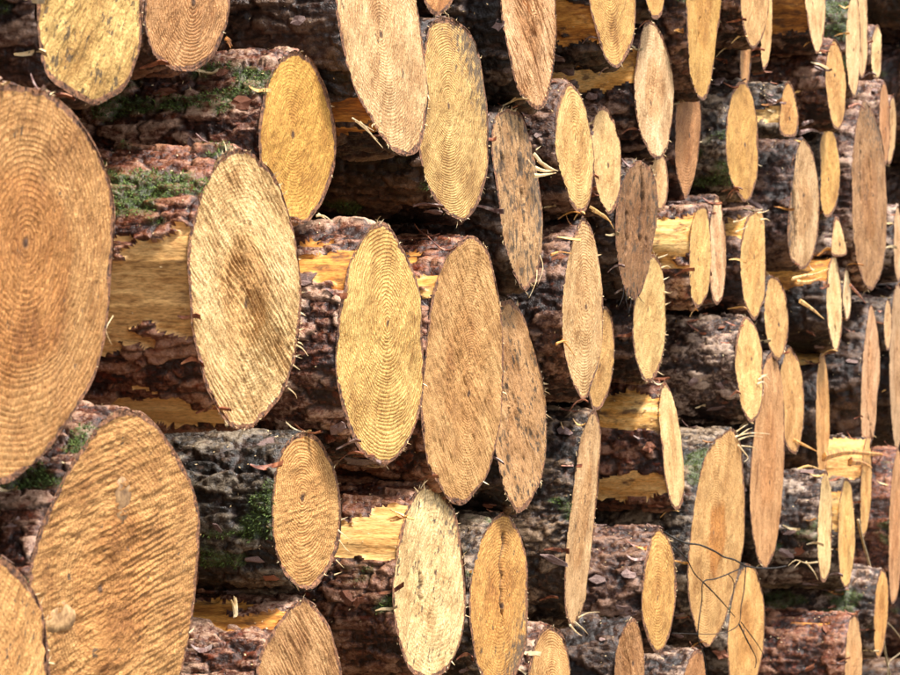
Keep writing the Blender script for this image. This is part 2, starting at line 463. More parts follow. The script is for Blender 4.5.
def build_log(name, d, detail=1.0):
    L = thing('pine_log', d['label'], 'log', (d['x'], d['y'], d['z']), d.get('group', 'sawn pine logs stacked in the pile'))
    seed = d['seed']
    prof = profile(d['m'], seed * .37, d.get('clip'), d.get('prof'))
    rm = math.sqrt(d['m'][0] * d['m'][2])
    depth = d['x'] * math.sin(AZ) + (d['y'] + 1.155) * math.cos(AZ)
    px = depth / PXF / detail
    A_, B_ = d['a'], d['b']
    # ---- bark mantle
    step = 2.3 * px
    nd = max(24, int(math.radians(216) * rm / step)); nc = 18
    t = np.concatenate([np.linspace(R(72), R(288), nd, endpoint=False), np.linspace(R(288), R(432), nc, endpoint=False)])
    dl = .30
    ny = max(14, int(dl / step / .95))
    ys = np.concatenate([np.linspace(0, dl, ny), dl + (np.linspace(0, 1, 9)[1:] ** 1.6) * (LEN - dl)])
    T, Y = np.meshgrid(t, ys)
    S = T * rm
    h, i1, i2, edge = bark_height(S, Y, seed, d['bark'])
    deg = np.degrees(T)
    bare = np.zeros_like(T)
    for (a, b) in d['bare']:
        wob = 17 * fbm(S * 7, Y * 9, seed + 50, 3) + 8 * noise2(S * 55, Y * 20, seed + 51) + 5 * noise2(S * 150, Y * 60, seed + 52)
        bare = np.maximum(bare, in_range(deg + wob, a, b, 1.2) * (Y < .32 + .1 * noise2(S * 20, Y * 0, seed)))
    frac = noise2(S * 28, Y * 15, seed + 60) + .5 * noise2(S * 90, Y * 40, seed + 61)
    bare = np.maximum(bare, (frac > d.get('barefrac', 1.05)) * 1.0)
    hb = -.0055 + .0016 * fbm(S * 300, Y * 14, seed + 70, 3) + .0030 * fbm(S * 60, Y * 9, seed + 71, 3)
    h = h * (1 - bare) + hb * bare
    lip = np.exp(-Y / .004)
    rad = prof(T) * (1 - .012 * np.clip(Y, 0, 3)) * (1 + .012 * noise2(T * 1.2, Y * 5, seed + 80)) + h * (1 - .6 * lip)
    rad -= .002 * lip
    x, z = rad * np.cos(T), rad * np.sin(T)
    rag = np.where(Y == 0, .0025 * fbm(S * 160, 0 * Y, seed + 90), 0)
    y = Y + (A_ * x + B_ * z) + rag
    mossm = np.zeros_like(T)
    if d['moss'] > 0:
        mm = in_range(deg, *d['mossr'], 14) * (.5 + .75 * fbm(S * 30, Y * 16, seed + 95, 3))
        mossm = sstep(.72 - .36 * d['moss'], .92 - .36 * d['moss'], mm) * (1 - bare)
    n_t = len(t); nr = len(ys)
    ii = np.arange(n_t * nr).reshape(nr, n_t)
    a0 = ii[:-1]; a1 = np.roll(ii, -1, 1)[:-1]; b0 = ii[1:]; b1 = np.roll(ii, -1, 1)[1:]
    Q = np.stack([a0, a1, b1, b0], -1).reshape(-1, 4)
    co = np.stack([x, y, z], -1).reshape(-1, 3)
    bq = bare.reshape(-1)[Q].mean(1) > .5
    pl = np.stack([i1, i2, edge], -1).reshape(-1, 3)

    def sub(sel, nm, attrs):
        qq = Q[sel]
        u, inv = np.unique(qq, return_inverse=True)
        return mesh_np(nm, co[u], inv.reshape(-1, 4), None, {k: v[u] for k, v in attrs.items()})
    # every stripped patch is a piece of its own; crumbs stay bark
    grid = bq.reshape(nr - 1, n_t); lab = np.zeros(grid.shape, int); patches = []; bq = np.zeros_like(bq)
    for (a, b) in np.argwhere(grid):
        if lab[a, b]: continue
        stack = [(a, b)]; cells = []; lab[a, b] = 1
        while stack:
            i_, j_ = stack.pop(); cells.append(i_ * n_t + j_)
            for (p_, q_) in ((i_ + 1, j_), (i_ - 1, j_), (i_, (j_ + 1) % n_t), (i_, (j_ - 1) % n_t)):
                if 0 <= p_ < nr - 1 and grid[p_, q_] and not lab[p_, q_]:
                    lab[p_, q_] = 1; stack.append((p_, q_))
        if len(cells) >= 25:
            s_ = np.zeros(bq.shape, bool); s_[cells] = True; patches.append(s_); bq = bq | s_
    bark = link('bark', sub(~bq, 'bark', {'plate': pl, 'moss': mossm.reshape(-1)}), M_BARK[d['bark']], L)
    for sel in patches:
        sw_ = link('stripped_wood', sub(sel, 'stripped_wood', {}), M_BARE, L)
        sw_['pale'] = float(d.get('pale', 0))
    # far end of the log
    te = np.linspace(0, 2 * np.pi, 32, endpoint=False)
    # ---- sawn face
    st = 2.1 * px
    nt = max(40, int(2 * np.pi * rm / st * .8)); nr2 = max(10, int(rm / st / 1.1))
    tf = np.linspace(0, 2 * np.pi, nt, endpoint=False)
    rr = np.linspace(0, 1, nr2 + 1)[1:]
    TF, RF = np.meshgrid(tf, rr)
    P = prof(TF) - .0015
    xf, zf = P * RF * np.cos(TF), P * RF * np.sin(TF)
    xf = np.concatenate([[0], xf.ravel()]); zf = np.concatenate([[0], zf.ravel()]); rf = np.concatenate([[0], RF.ravel()])
    ca, sa = math.cos(R(d['ang'])), math.sin(R(d['ang']))
    al, ac = xf * ca + zf * sa, -xf * sa + zf * ca
    sw = np.sin(2 * np.pi * (ac * 165 + 1.2 * noise2(al * 12, ac * 40, seed + 5)))
    dsp = d['saw'] * .0014 * sw * (.5 + .5 * noise2(al * 14, ac * 14, seed + 6))
    dsp += .0030 * fbm(xf * 16, zf * 16, seed + 7, 2)
    dsp += .0007 * noise2(al * 110, ac * 260, seed + 8) + .0005 * noise2(al * 260, ac * 520, seed + 9)
    dsp += (.0012 + .002 * d['specks']) * fbm(al * 30, ac * 150, seed + 12, 3)
    dsp *= np.clip((1.02 - rf) * 14, .25, 1)
    crk = np.zeros_like(xf)
    for pts in d.get('cracks', ()):
        for (x0, z0, w0), (x1, z1, w1) in zip(pts[:-1], pts[1:]):
            ll = (x1 - x0) ** 2 + (z1 - z0) ** 2
            u = np.clip(((xf - x0) * (x1 - x0) + (zf - z0) * (z1 - z0)) / ll, 0, 1)
            # a groove: widths are across the log, as seen the ends are strongly foreshortened
            dd = np.hypot(xf + .004 * noise2(zf * 90, zf * 0, seed + 3) - x0 - u * (x1 - x0), zf - z0 - u * (z1 - z0)) / (w0 + u * (w1 - w0))
            crk = np.maximum(crk, 1 - sstep(.5, 1.2, dd))
    dsp = dsp + .006 * crk
    yf = A_ * xf + B_ * zf + dsp
    ids = 1 + np.arange(nt * nr2).reshape(nr2, nt)
    q0 = np.stack([ids[:-1], ids[1:], np.roll(ids, -1, 1)[1:], np.roll(ids, -1, 1)[:-1]], -1).reshape(-1, 4)
    t0 = np.stack([np.zeros(nt, int), ids[0], np.roll(ids[0], -1)], -1)
    pith = np.array([rm * .16 * math.sin(seed * 1.7), rm * .2 * math.cos(seed * 2.3)])
    cutv = np.stack([xf - pith[0], zf - pith[1], rf], -1)
    face = link('sawn_face', mesh_np('sawn_face', np.stack([xf, yf, zf], -1), q0, t0, {'cut': cutv, 'crack': crk}), M_CUT, L)
    tl = lin(d['tint'])
    tl = tl * (.98, .945, .96); tl = np.minimum(tl * .95 + .05 * float(tl.mean()), .9)
    face['tint'] = [float(v) for v in tl]
    for k in ('heart', 'rings', 'saw', 'specks'): face[k] = float(d[k])
    face['saw_angle'] = float(-R(d['ang'])); face['seed'] = float(seed % 50); face['rim'] = 1 - .0062 / rm
    face['heart_size'] = float(d.get('heart_size', .46))
    sdx, sdz = d.get('stain', (0, 0)); face['stain_dir'] = [sdx / rm, sdz / rm, 0.0]
    face['ring_scale'] = float(190 + 120 * ((seed * .618) % 1))
    for (kx, kz, kw, kh) in d.get('knots', ()):
        V = []; Fk = []; n = 18
        for ring, (q, hgt) in enumerate(((1.0, .003), (.9, .0002), (.5, -.0004))):
            for j in range(n):
                a = 2 * math.pi * j / n; w = 1 + .09 * math.sin(3 * a + kx * 90) + .06 * math.sin(5 * a)
                vx, vz = kx + kw * q * w * math.cos(a), kz + kh * q * w * math.sin(a)
                V.append((vx, A_ * vx + B_ * vz + hgt - .0015, vz))
        V.append((kx, A_ * kx + B_ * kz - .002, kz))
        for ring in range(2):
            for j in range(n):
                j2 = (j + 1) % n
                Fk.append((ring * n + j, ring * n + j2, (ring + 1) * n + j2, (ring + 1) * n + j))
        link('knot', mesh_np('knot', V, Fk, [(2 * n + j, 2 * n + (j + 1) % n, 3 * n) for j in range(n)]), M_KNOT, face)
    # back end: the same cut, coarse
    xb, zb = prof(te) * .97 * np.cos(te), prof(te) * .97 * np.sin(te)
    bk = link('far_end', mesh_np('far_end', np.stack([np.append(xb, 0), np.append(xb, 0) * A_ + np.append(zb, 0) * B_ + LEN - .002, np.append(zb, 0)], -1), np.zeros((0, 4), int),
              np.stack([np.arange(32), np.roll(np.arange(32), -1), np.full(32, 32)], -1)), M_FIBRE, L)
    # ---- torn fibres round the saw cut
    r0 = random.Random(seed)
    n = int(max(0, d['fuzz'] - .12) * 2 * np.pi * rm / (1.9 * max(px, .0009)) * .22)
    V = []; Tt = []
    arcs = [r0.uniform(-70, 30), r0.uniform(-70, 30), r0.uniform(230, 300), r0.uniform(60, 120)] + [r0.uniform(-80, 100) for _ in range(2)]
    for k in range(n):
        if r0.random() < .9: tt = R(r0.gauss(r0.choice(arcs), r0.choice((3, 9, 22))))
        else: tt = r0.uniform(0, 2 * math.pi)
        pr = float(prof(np.array([tt]))[0]) - .003
        px_, pz_ = pr * math.cos(tt), pr * math.sin(tt)
        ln = min(.014, .0034 * math.exp(r0.gauss(0, .6)) * (1 + .5 * (d['fuzz'] > .9)))
        wd = r0.uniform(.0004, .0009) + px * .14
        tg = tt + r0.gauss(-.25, .75)
        dr = Vector((math.cos(tg), r0.uniform(-.9, .3), math.sin(tg))).normalized()
        b0 = Vector((px_, A_ * px_ + B_ * pz_ + r0.uniform(0, .003), pz_))
        s1 = dr.cross(Vector((0, 1, .2))).normalized(); s2 = dr.cross(s1)
        mid = b0 + dr * ln * .55 + s2 * r0.uniform(-.0016, .0016)
        tip = b0 + dr * ln + s2 * r0.uniform(-.003, .003) + s1 * r0.uniform(-.002, .002)
        o = len(V)
        for c, w in ((b0, wd), (mid, wd * .75)):
            V += [c + s1 * w, c - s1 * w * .6 + s2 * w * .8, c - s1 * w * .5 - s2 * w * .8]
        V.append(tip)
        for j in range(3):
            j2 = (j + 1) % 3
            Tt += [(o + j, o + j2, o + 3 + j2), (o + j, o + 3 + j2, o + 3 + j), (o + 3 + j, o + 3 + j2, o + 6)]
    if V:
        fb = link('torn_fibre', mesh_np('torn_fibre', [tuple(v) for v in V], np.zeros((0, 4), int), Tt, smooth=False), M_FIBRE, face)
        fb['kind'] = 'stuff'
    # ---- moss cushions: many small blades
    if d['moss'] > 0:
        cand = np.argwhere((mossm > .45) & (Y < .29) & (deg > 80) & (deg < 285))
        if len(cand):
            nm = min(1600, int(len(cand) * .5))
            pick = cand[np.random.default_rng(seed).integers(0, len(cand), nm)]
            V = []; Tt = []
            for (a, b) in pick:
                c = Vector((x[a, b], y[a, b], z[a, b])); u = Vector((math.cos(T[a, b]), 0, math.sin(T[a, b])))
                for w in range(2):
                    s = Vector((r0.gauss(0, 1), r0.gauss(0, 1), r0.gauss(0, 1))).normalized()
                    dr = (u + s * .9).normalized(); ln = r0.uniform(.0014, .0034); wd = r0.uniform(.0006, .0011)
                    k = dr.cross(s).normalized() * wd
                    o = len(V); j = s * .0015
                    V += [c + k + j, c - k + j, c + dr * ln + j + s * .001]
                    Tt.append((o, o + 1, o + 2))
            ms = link('moss', mesh_np('moss', [tuple(v) for v in V], np.zeros((0, 4), int), Tt, smooth=False), M_MOSS, bark)
            ms['kind'] = 'stuff'
    # ---- sawdust and needles lying on the upper bark
    def onbark(jy, jt, lift):
        u = Vector((math.cos(T[jy, jt]), 0, math.sin(T[jy, jt])))
        return Vector((x[jy, jt], y[jy, jt], z[jy, jt])) + u * lift, u, Vector((-u.z, 0, u.x))
    V = []; Tt = []
    for k in range(d.get('dust', 90)):
        jt = int(min(nd - 2, abs(r0.gauss(0, .30)) * nd)); jy = r0.randrange(1, ny - 1)
        c, u, tn = onbark(jy, jt, .0008)
        a = r0.uniform(0, 6.28); ln = r0.uniform(.0012, .0038) + px; wd = r0.uniform(.0005, .0012)
        e1 = (tn * math.cos(a) + Vector((0, 1, 0)) * math.sin(a) + u * r0.uniform(0, .5)).normalized(); e2 = u.cross(e1)
        o = len(V); V += [c - e2 * wd, c + e1 * ln * .5 + u * .0006, c + e2 * wd, c - e1 * ln * .5 + u * .0004]
        Tt += [(o, o + 1, o + 2), (o, o + 2, o + 3)]
    if V:
        du_ = link('sawdust', mesh_np('sawdust', [tuple(v) for v in V], np.zeros((0, 4), int), Tt, smooth=False), M_FIBRE, bark)
        du_['kind'] = 'stuff'
    # ---- torn strips of bark lifting off along the log
    for k in range(d.get('strips', 6)):
        jt = r0.randrange(3, nd - 4); jy = r0.randrange(1, max(3, int(ny * .6))) if k % 2 else r0.randrange(1, 5)
        c, u, tn = onbark(jy, jt, .0)
        ln = r0.uniform(.012, .038); w = r0.uniform(.0016, .0038); tw = r0.uniform(-.35, .35); lf = r0.uniform(.002, .009)
        n = 6; V = []; F = []
        for i in range(n):
            s = i / (n - 1)
            ww = w * (1 - .75 * s * s) * (.8 + .4 * r0.random())
            p = c + Vector((0, 1, 0)) * (ln * (s - .5)) + tn * (tw * ln * (s - .5) + .002 * math.sin(s * 5 + k)) + u * (lf * (2 * s - .6) ** 2)
            for sg in (-1, 1):
                V.append(tuple(p + tn * (ww * sg) + u * (.0012 * (r0.random() - .3))))
                V.append(tuple(p + tn * (ww * sg) - u * .0012))
        for i in range(n - 1):
            b = i * 4
            F += [(b, b + 2, b + 6, b + 4), (b + 1, b + 5, b + 7, b + 3), (b, b + 4, b + 5, b + 1), (b + 2, b + 3, b + 7, b + 6)]
        link('bark_strip', mesh_np('bark_strip', V, F, smooth=False), r0.choice((M_FLAKE_RED, M_FLAKE_RED, M_BARE, M_FLAKE, M_FIBRE)), bark)
    # ---- loose bark flakes standing proud of the bark
    nf = d.get('flakes', 0)
    for k in range(nf):
        for _ in range(20):
            jt = r0.randrange(4, nd - 4); jy = r0.randrange(2, max(3, int(ny * .62)))
            if bare[jy, jt] < .2 and mossm[jy, jt] < .4: break
        else: continue
        tt = T[jy, jt]; c = Vector((x[jy, jt], y[jy, jt], z[jy, jt])); u = Vector((math.cos(tt), 0, math.sin(tt)))
        c += u * .0012
        tn = Vector((-math.sin(tt), 0, math.cos(tt)))
        sz = r0.uniform(.011, .027) * (1 if rm > .1 else .75)
        fo = bpy.data.objects.new('bark_flake', FLAKES[(2 if d['bark'] in ('red',) or r0.random() < .3 else 0) * 3 + r0.randrange(6)])
        C.objects.link(fo); fo.parent = bark
        ya = Vector((0, 1, 0))
        mw = Matrix((tn, ya, u)).transposed().to_4x4()
        mw = Matrix.Translation(c) @ mw @ Matrix.Rotation(r0.gauss(0, .5), 4, 'Z') @ Matrix.Rotation(r0.gauss(0, .12), 4, 'X') @ Matrix.Rotation(r0.gauss(0, .2), 4, 'Y')
        fo.matrix_local = mw @ Matrix.Diagonal((sz * r0.uniform(.5, .9), sz * r0.uniform(.9, 1.7), sz, 1))
    return L


def flake_mesh(seed, mat):
    r0 = random.Random(seed); n = 9
    V = []; F = []
    rr = [r0.uniform(.42, .62) * (1 + .2 * math.sin(3 * i + seed)) for i in range(n)]
    bend = r0.uniform(.18, .42); th = .07
    for zo in (0, th):
        for i in range(n):
            a = 2 * math.pi * i / n
            vx, vy = rr[i] * math.cos(a), rr[i] * math.sin(a)
            V.append((vx, vy, zo + bend * vx * vx * (1 if seed % 2 else -1) + .08 * r0.uniform(-1, 1)))
        V.append((0, 0, zo + r0.uniform(0, .08)))
    for i in range(n):
        j = (i + 1) % n
        F += [(i, n, j), (n + 1 + i, n + 1 + j, 2 * n + 1), (i, j, n + 1 + j), (i, n + 1 + j, n + 1 + i)]
    me = mesh_np('bark_flake', V, np.zeros((0, 4), int), F, smooth=False)
    me.materials.append(mat)
    return me


FLAKES = [flake_mesh(i, M_FLAKE) for i in range(6)] + [flake_mesh(i + 6, M_FLAKE_RED) for i in range(6)]

# ---------------------------------------------------------------- the logs of the pile
# x along the pile, y depth of the sawn face, z height of its middle; a, b slope of the saw cut; m cross-section; all in metres
LOGS = [
    dict(label='yellowish log end dotted with dark specks, top left corner beside the ringed one', x=2.3556, y=0.0109, z=1.7133, a=-0.0593, b=-0.0346, m=[0.1005, -0.0, 0.1005], prof=[0.1062, 0.1013, 0.0974, 0.0952, 0.0946, 0.0958, 0.0986, 0.1013, 0.1037, 0.1061, 0.1062, 0.1033, 0.1001, 0.0979, 0.0963, 0.0955, 0.0962, 0.0975, 0.0979, 0.0983, 0.0994, 0.1027, 0.1045, 0.1039, 0.0998, 0.096, 0.0947, 0.0959, 0.0979, 0.099, 0.1007, 0.1036, 0.1055, 0.105, 0.106, 0.1077], tint=(203, 165, 92), heart=0.05, rings=0.1, saw=0.1, ang=60, specks=0.75, fuzz=0.5, bark='purple', moss=0.5, mossr=(90, 200), bare=[], stain=(0, 0), flakes=7),
    dict(label='tan log end with bold wavy rings, at the top beside the specked yellow one', x=2.5874, y=0.0157, z=1.7603, a=-0.037, b=-0.0816, m=[0.0978, 0.0, 0.0978], prof=[0.1002, 0.0988, 0.099, 0.0989, 0.0975, 0.0965, 0.0966, 0.0979, 0.0991, 0.0999, 0.1003, 0.1004, 0.0996, 0.0978, 0.0964, 0.095, 0.0929, 0.0906, 0.0898, 0.0911, 0.0948, 0.1001, 0.1045, 0.1036, 0.0994, 0.0958, 0.0937, 0.0932, 0.0938, 0.0945, 0.0956, 0.0978, 0.1006, 0.1024, 0.1032, 0.1027], tint=(206, 156, 100), heart=0.1, rings=1.0, saw=0, ang=60, specks=0.1, fuzz=0.3, bark='purple', moss=0.0, mossr=(90, 200), bare=[], flakes=7),
    dict(label='largest brown log end, cut off by the left edge of the photo', x=2.1199, y=-0.0359, z=1.4527, a=-0.0324, b=-0.0427, m=[0.1711, 0.0, 0.1711], prof=[0.176, 0.1805, 0.1859, 0.1868, 0.1821, 0.176, 0.1722, 0.1664, 0.1622, 0.162, 0.1649, 0.1686, 0.172, 0.1758, 0.1742, 0.1708, 0.1676, 0.164, 0.1613, 0.1595, 0.1583, 0.1592, 0.1626, 0.169, 0.1767, 0.1799, 0.1782, 0.1768, 0.1707, 0.1671, 0.1653, 0.1654, 0.1682, 0.1731, 0.1757, 0.1753], tint=(188, 140, 80), heart=0.6, rings=0.5, saw=0.3, ang=80, specks=0.3, fuzz=0.5, bark='purple', moss=0.0, mossr=(90, 200), bare=[], heart_size=0.55, flakes=7),
    dict(label='big log with half its bark stripped and a cream corner of slanting saw marks', x=2.6233, y=-0.0317, z=1.4499, a=-0.011, b=0.0103, m=[0.1427, 0.0, 0.1427], prof=[0.1487, 0.1466, 0.145, 0.1438, 0.1434, 0.1429, 0.1418, 0.1417, 0.1421, 0.1435, 0.1443, 0.1438, 0.1425, 0.1405, 0.14, 0.1406, 0.1421, 0.1413, 0.1384, 0.1371, 0.1365, 0.1363, 0.1381, 0.1412, 0.1429, 0.1439, 0.1452, 0.1442, 0.1419, 0.1407, 0.1413, 0.1441, 0.146, 0.1466, 0.1479, 0.1499], tint=(222, 186, 124), heart=0.5, rings=0.35, saw=1.0, ang=-38, specks=0.05, fuzz=1.0, bark='red', moss=0.9, mossr=(95, 160), bare=[(166, 203), (232, 256)], heart_size=0.42, pale=1.0, flakes=7),
    dict(label='golden log end set deeper behind the big slant-sawn log, mossy bark to its left', x=2.892, y=0.0201, z=1.6224, a=-0.0817, b=-0.0128, m=[0.096, 0.0, 0.096], prof=[0.0994, 0.0981, 0.0962, 0.0952, 0.0948, 0.095, 0.0955, 0.0963, 0.0972, 0.0976, 0.0971, 0.0962, 0.0954, 0.0946, 0.0941, 0.0943, 0.0948, 0.0953, 0.0955, 0.0957, 0.0961, 0.0955, 0.0939, 0.093, 0.0927, 0.0936, 0.0953, 0.0974, 0.0986, 0.0972, 0.0961, 0.0961, 0.0966, 0.0972, 0.0982, 0.0992], tint=(205, 155, 66), heart=0.05, rings=0.4, saw=0.1, ang=60, specks=0.15, fuzz=0.4, bark='pink', moss=0.6, mossr=(120, 190), bare=[], flakes=10),
    dict(label='large brown log end in the lower left corner with a grey knot scar on it', x=2.3883, y=0.0, z=1.1588, a=-0.0366, b=-0.0341, m=[0.1714, 0.0, 0.1714], prof=[0.1729, 0.1785, 0.1851, 0.1859, 0.179, 0.1748, 0.1736, 0.1741, 0.1762, 0.1776, 0.1705, 0.164, 0.1595, 0.1585, 0.161, 0.163, 0.1659, 0.1712, 0.1701, 0.1696, 0.1697, 0.1687, 0.1689, 0.1696, 0.1706, 0.1725, 0.1736, 0.1735, 0.172, 0.1711, 0.172, 0.1732, 0.1718, 0.1712, 0.1701, 0.1701], tint=(188, 140, 78), heart=0.4, rings=0.42, saw=0.5, ang=10, specks=0.3, fuzz=0.3, bark='pink', moss=0.1, mossr=(90, 200), bare=[], flakes=10, knots=[(-0.1061, -0.0128, 0.0301, 0.0145), (0.0069, 0.088, 0.0162, 0.0245)]),
    dict(label='pale log end only partly in view at the bottom left corner', x=2.1022, y=-0.014, z=1.0941, a=-0.0311, b=-0.0068, m=[0.1246, 0.0, 0.1246], tint=(196, 146, 82), heart=0.2, rings=0.2, saw=0.2, ang=60, specks=0.6, fuzz=0.4, bark='purple', moss=0.0, mossr=(90, 200), bare=[], flakes=7),
    dict(label='small round log end with clear rings and mossy flaky bark, lower left of centre', x=2.8804, y=0.005, z=1.208, a=-0.0708, b=0.0386, m=[0.0888, -0.0, 0.0888], prof=[0.091, 0.0898, 0.0893, 0.089, 0.0884, 0.0882, 0.0882, 0.0884, 0.089, 0.0896, 0.0892, 0.0888, 0.0892, 0.09, 0.0897, 0.0879, 0.0862, 0.0852, 0.0855, 0.087, 0.0885, 0.089, 0.089, 0.0886, 0.0882, 0.0884, 0.0888, 0.0887, 0.0884, 0.0881, 0.088, 0.0887, 0.09, 0.0912, 0.092, 0.0921], tint=(212, 164, 96), heart=0.1, rings=0.9, saw=0.25, ang=5, specks=0.05, fuzz=0.6, bark='grey', moss=0.9, mossr=(140, 225), bare=[], flakes=10),
    dict(label='brown log end with slanting saw grooves at the bottom, under the small ringed one', x=2.8584, y=0.0041, z=0.9994, a=-0.0798, b=0.0374, m=[0.1102, 0.0, 0.1102], prof=[0.1126, 0.1118, 0.1112, 0.1107, 0.1102, 0.1103, 0.1117, 0.114, 0.1165, 0.1117, 0.1065, 0.104, 0.1038, 0.1058, 0.1093, 0.1103, 0.1098, 0.1087, 0.1084, 0.109, 0.1091, 0.1094, 0.1105, 0.1112, 0.11, 0.1082, 0.1077, 0.1085, 0.1102, 0.111, 0.1108, 0.1111, 0.112, 0.1124, 0.1127, 0.1132], tint=(180, 136, 84), heart=0.1, rings=0.1, saw=1.0, ang=-50, specks=0.2, fuzz=0.5, bark='pink', moss=0.0, mossr=(90, 200), bare=[(100, 122)], flakes=10),
    dict(label='bright cream yellow log end with fine rings, just left of the tall tan one', x=3.0317, y=-0.0273, z=1.3891, a=-0.0185, b=0.0067, m=[0.1402, 0.0, 0.1402], prof=[0.1395, 0.1397, 0.1409, 0.1416, 0.1404, 0.1386, 0.1387, 0.1407, 0.1435, 0.1468, 0.1444, 0.1398, 0.137, 0.1357, 0.1352, 0.1345, 0.1345, 0.1354, 0.1373, 0.1417, 0.1428, 0.1412, 0.1393, 0.1384, 0.137, 0.136, 0.137, 0.1381, 0.1382, 0.1389, 0.1406, 0.144, 0.1468, 0.148, 0.1482, 0.1436], tint=(222, 184, 104), heart=0.1, rings=1.0, saw=0.1, ang=60, specks=0.1, fuzz=0.7, bark='pink', moss=0.0, mossr=(90, 200), bare=[(128, 146)], flakes=10),
    dict(label='tall tan brown log end pressed against the cream yellow one at the centre', x=3.4037, y=-0.0019, z=1.3559, a=0.0154, b=-0.0268, m=[0.1738, 0.0, 0.1738], prof=[0.1758, 0.1749, 0.1754, 0.1762, 0.1779, 0.1798, 0.181, 0.181, 0.1796, 0.176, 0.1721, 0.1701, 0.1697, 0.1697, 0.1689, 0.1669, 0.1614, 0.1576, 0.1644, 0.1747, 0.1782, 0.1781, 0.1764, 0.1729, 0.1704, 0.1698, 0.1709, 0.1727, 0.1717, 0.1721, 0.1749, 0.1779, 0.1787, 0.1792, 0.1796, 0.1781], tint=(200, 154, 92), heart=0.3, rings=0.4, saw=0.5, ang=-40, specks=0.15, fuzz=0.4, bark='red', moss=0.0, mossr=(90, 200), bare=[(125, 140)], flakes=7, cracks=[[(0.0494, 0.1253, 0.003), (0.0435, 0.0928, 0.004)]]),
    dict(label='pale cream log end with black dots, bottom centre, split yellow wood beside it', x=3.3036, y=0.009, z=1.0906, a=-0.0432, b=0.0286, m=[0.1234, -0.0, 0.1234], prof=[0.1224, 0.1195, 0.1199, 0.1236, 0.1265, 0.1262, 0.1253, 0.1247, 0.1244, 0.1248, 0.1254, 0.1257, 0.1236, 0.1204, 0.1183, 0.1171, 0.1176, 0.1209, 0.123, 0.1227, 0.123, 0.1241, 0.1251, 0.1243, 0.1222, 0.1211, 0.1212, 0.121, 0.1207, 0.1213, 0.1228, 0.1255, 0.1293, 0.1311, 0.1285, 0.1252], tint=(222, 190, 130), heart=0.1, rings=0.3, saw=0.05, ang=60, specks=0.6, fuzz=0.7, bark='red', moss=0.35, mossr=(150, 200), bare=[(122, 156)], pale=0.85, stain=(0.55, 0.8), flakes=7, cracks=[[(-0.0288, 0.0146, 0.004), (-0.0276, -0.0141, 0.004)]]),
    dict(label='yellow brown log end with a black crack, right of the black dotted one', x=3.6507, y=0.0297, z=1.0363, a=-0.0294, b=0.0137, m=[0.1224, -0.0, 0.1224], prof=[0.1177, 0.1205, 0.1257, 0.1279, 0.1261, 0.1251, 0.1252, 0.1251, 0.1254, 0.1236, 0.1201, 0.1176, 0.117, 0.1175, 0.1184, 0.1202, 0.1222, 0.1232, 0.1239, 0.1234, 0.1224, 0.1217, 0.1209, 0.1205, 0.1208, 0.1211, 0.1206, 0.1205, 0.1216, 0.1233, 0.1248, 0.1263, 0.127, 0.1257, 0.1223, 0.1188], tint=(203, 152, 76), heart=0.3, rings=0.5, saw=0.1, ang=60, specks=0.45, fuzz=0.4, bark='grey', moss=0.2, mossr=(90, 200), bare=[], stain=(0.7, -0.75), flakes=10, cracks=[[(0.0203, 0.0916, 0.004), (0.0067, 0.0582, 0.006), (0.0005, 0.0039, 0.005), (0.0114, -0.0314, 0.003)]]),
    dict(label='very tall pale log end leaning at the top, with streaky grain', x=3.087, y=-0.0095, z=1.7618, a=-0.0101, b=0.0856, m=[0.1459, -0.0, 0.1459], prof=[0.1333, 0.1319, 0.1338, 0.1396, 0.1468, 0.1525, 0.1555, 0.1526, 0.1491, 0.1469, 0.1458, 0.1459, 0.1472, 0.1483, 0.1484, 0.1491, 0.1502, 0.1524, 0.1517, 0.1446, 0.1403, 0.1375, 0.1348, 0.132, 0.1306, 0.1321, 0.1368, 0.1431, 0.1503, 0.1568, 0.1615, 0.1624, 0.1605, 0.156, 0.1489, 0.1397], tint=(214, 176, 122), heart=0.15, rings=0.55, saw=0.5, ang=75, specks=0.35, fuzz=0.6, bark='dark', moss=0.0, mossr=(90, 200), bare=[(226, 250)], flakes=7),
    dict(label='slender pale yellow log end with fine rings beside the leaning tall pale one', x=3.4069, y=0.0128, z=1.6815, a=-0.0253, b=0.0096, m=[0.1337, 0.0, 0.1337], prof=[0.1356, 0.1324, 0.1297, 0.1301, 0.1341, 0.1383, 0.1359, 0.1318, 0.1298, 0.1302, 0.1327, 0.1354, 0.1379, 0.1394, 0.1354, 0.1301, 0.1265, 0.125, 0.1268, 0.1317, 0.1352, 0.1368, 0.135, 0.1319, 0.1297, 0.1285, 0.1284, 0.13, 0.1328, 0.1356, 0.1383, 0.1402, 0.1403, 0.1406, 0.1389, 0.1368], tint=(214, 178, 108), heart=0.05, rings=0.95, saw=0.05, ang=60, specks=0.15, fuzz=0.6, bark='dark', moss=0.3, mossr=(190, 260), bare=[], stain=(0.7, 0.75), flakes=7),
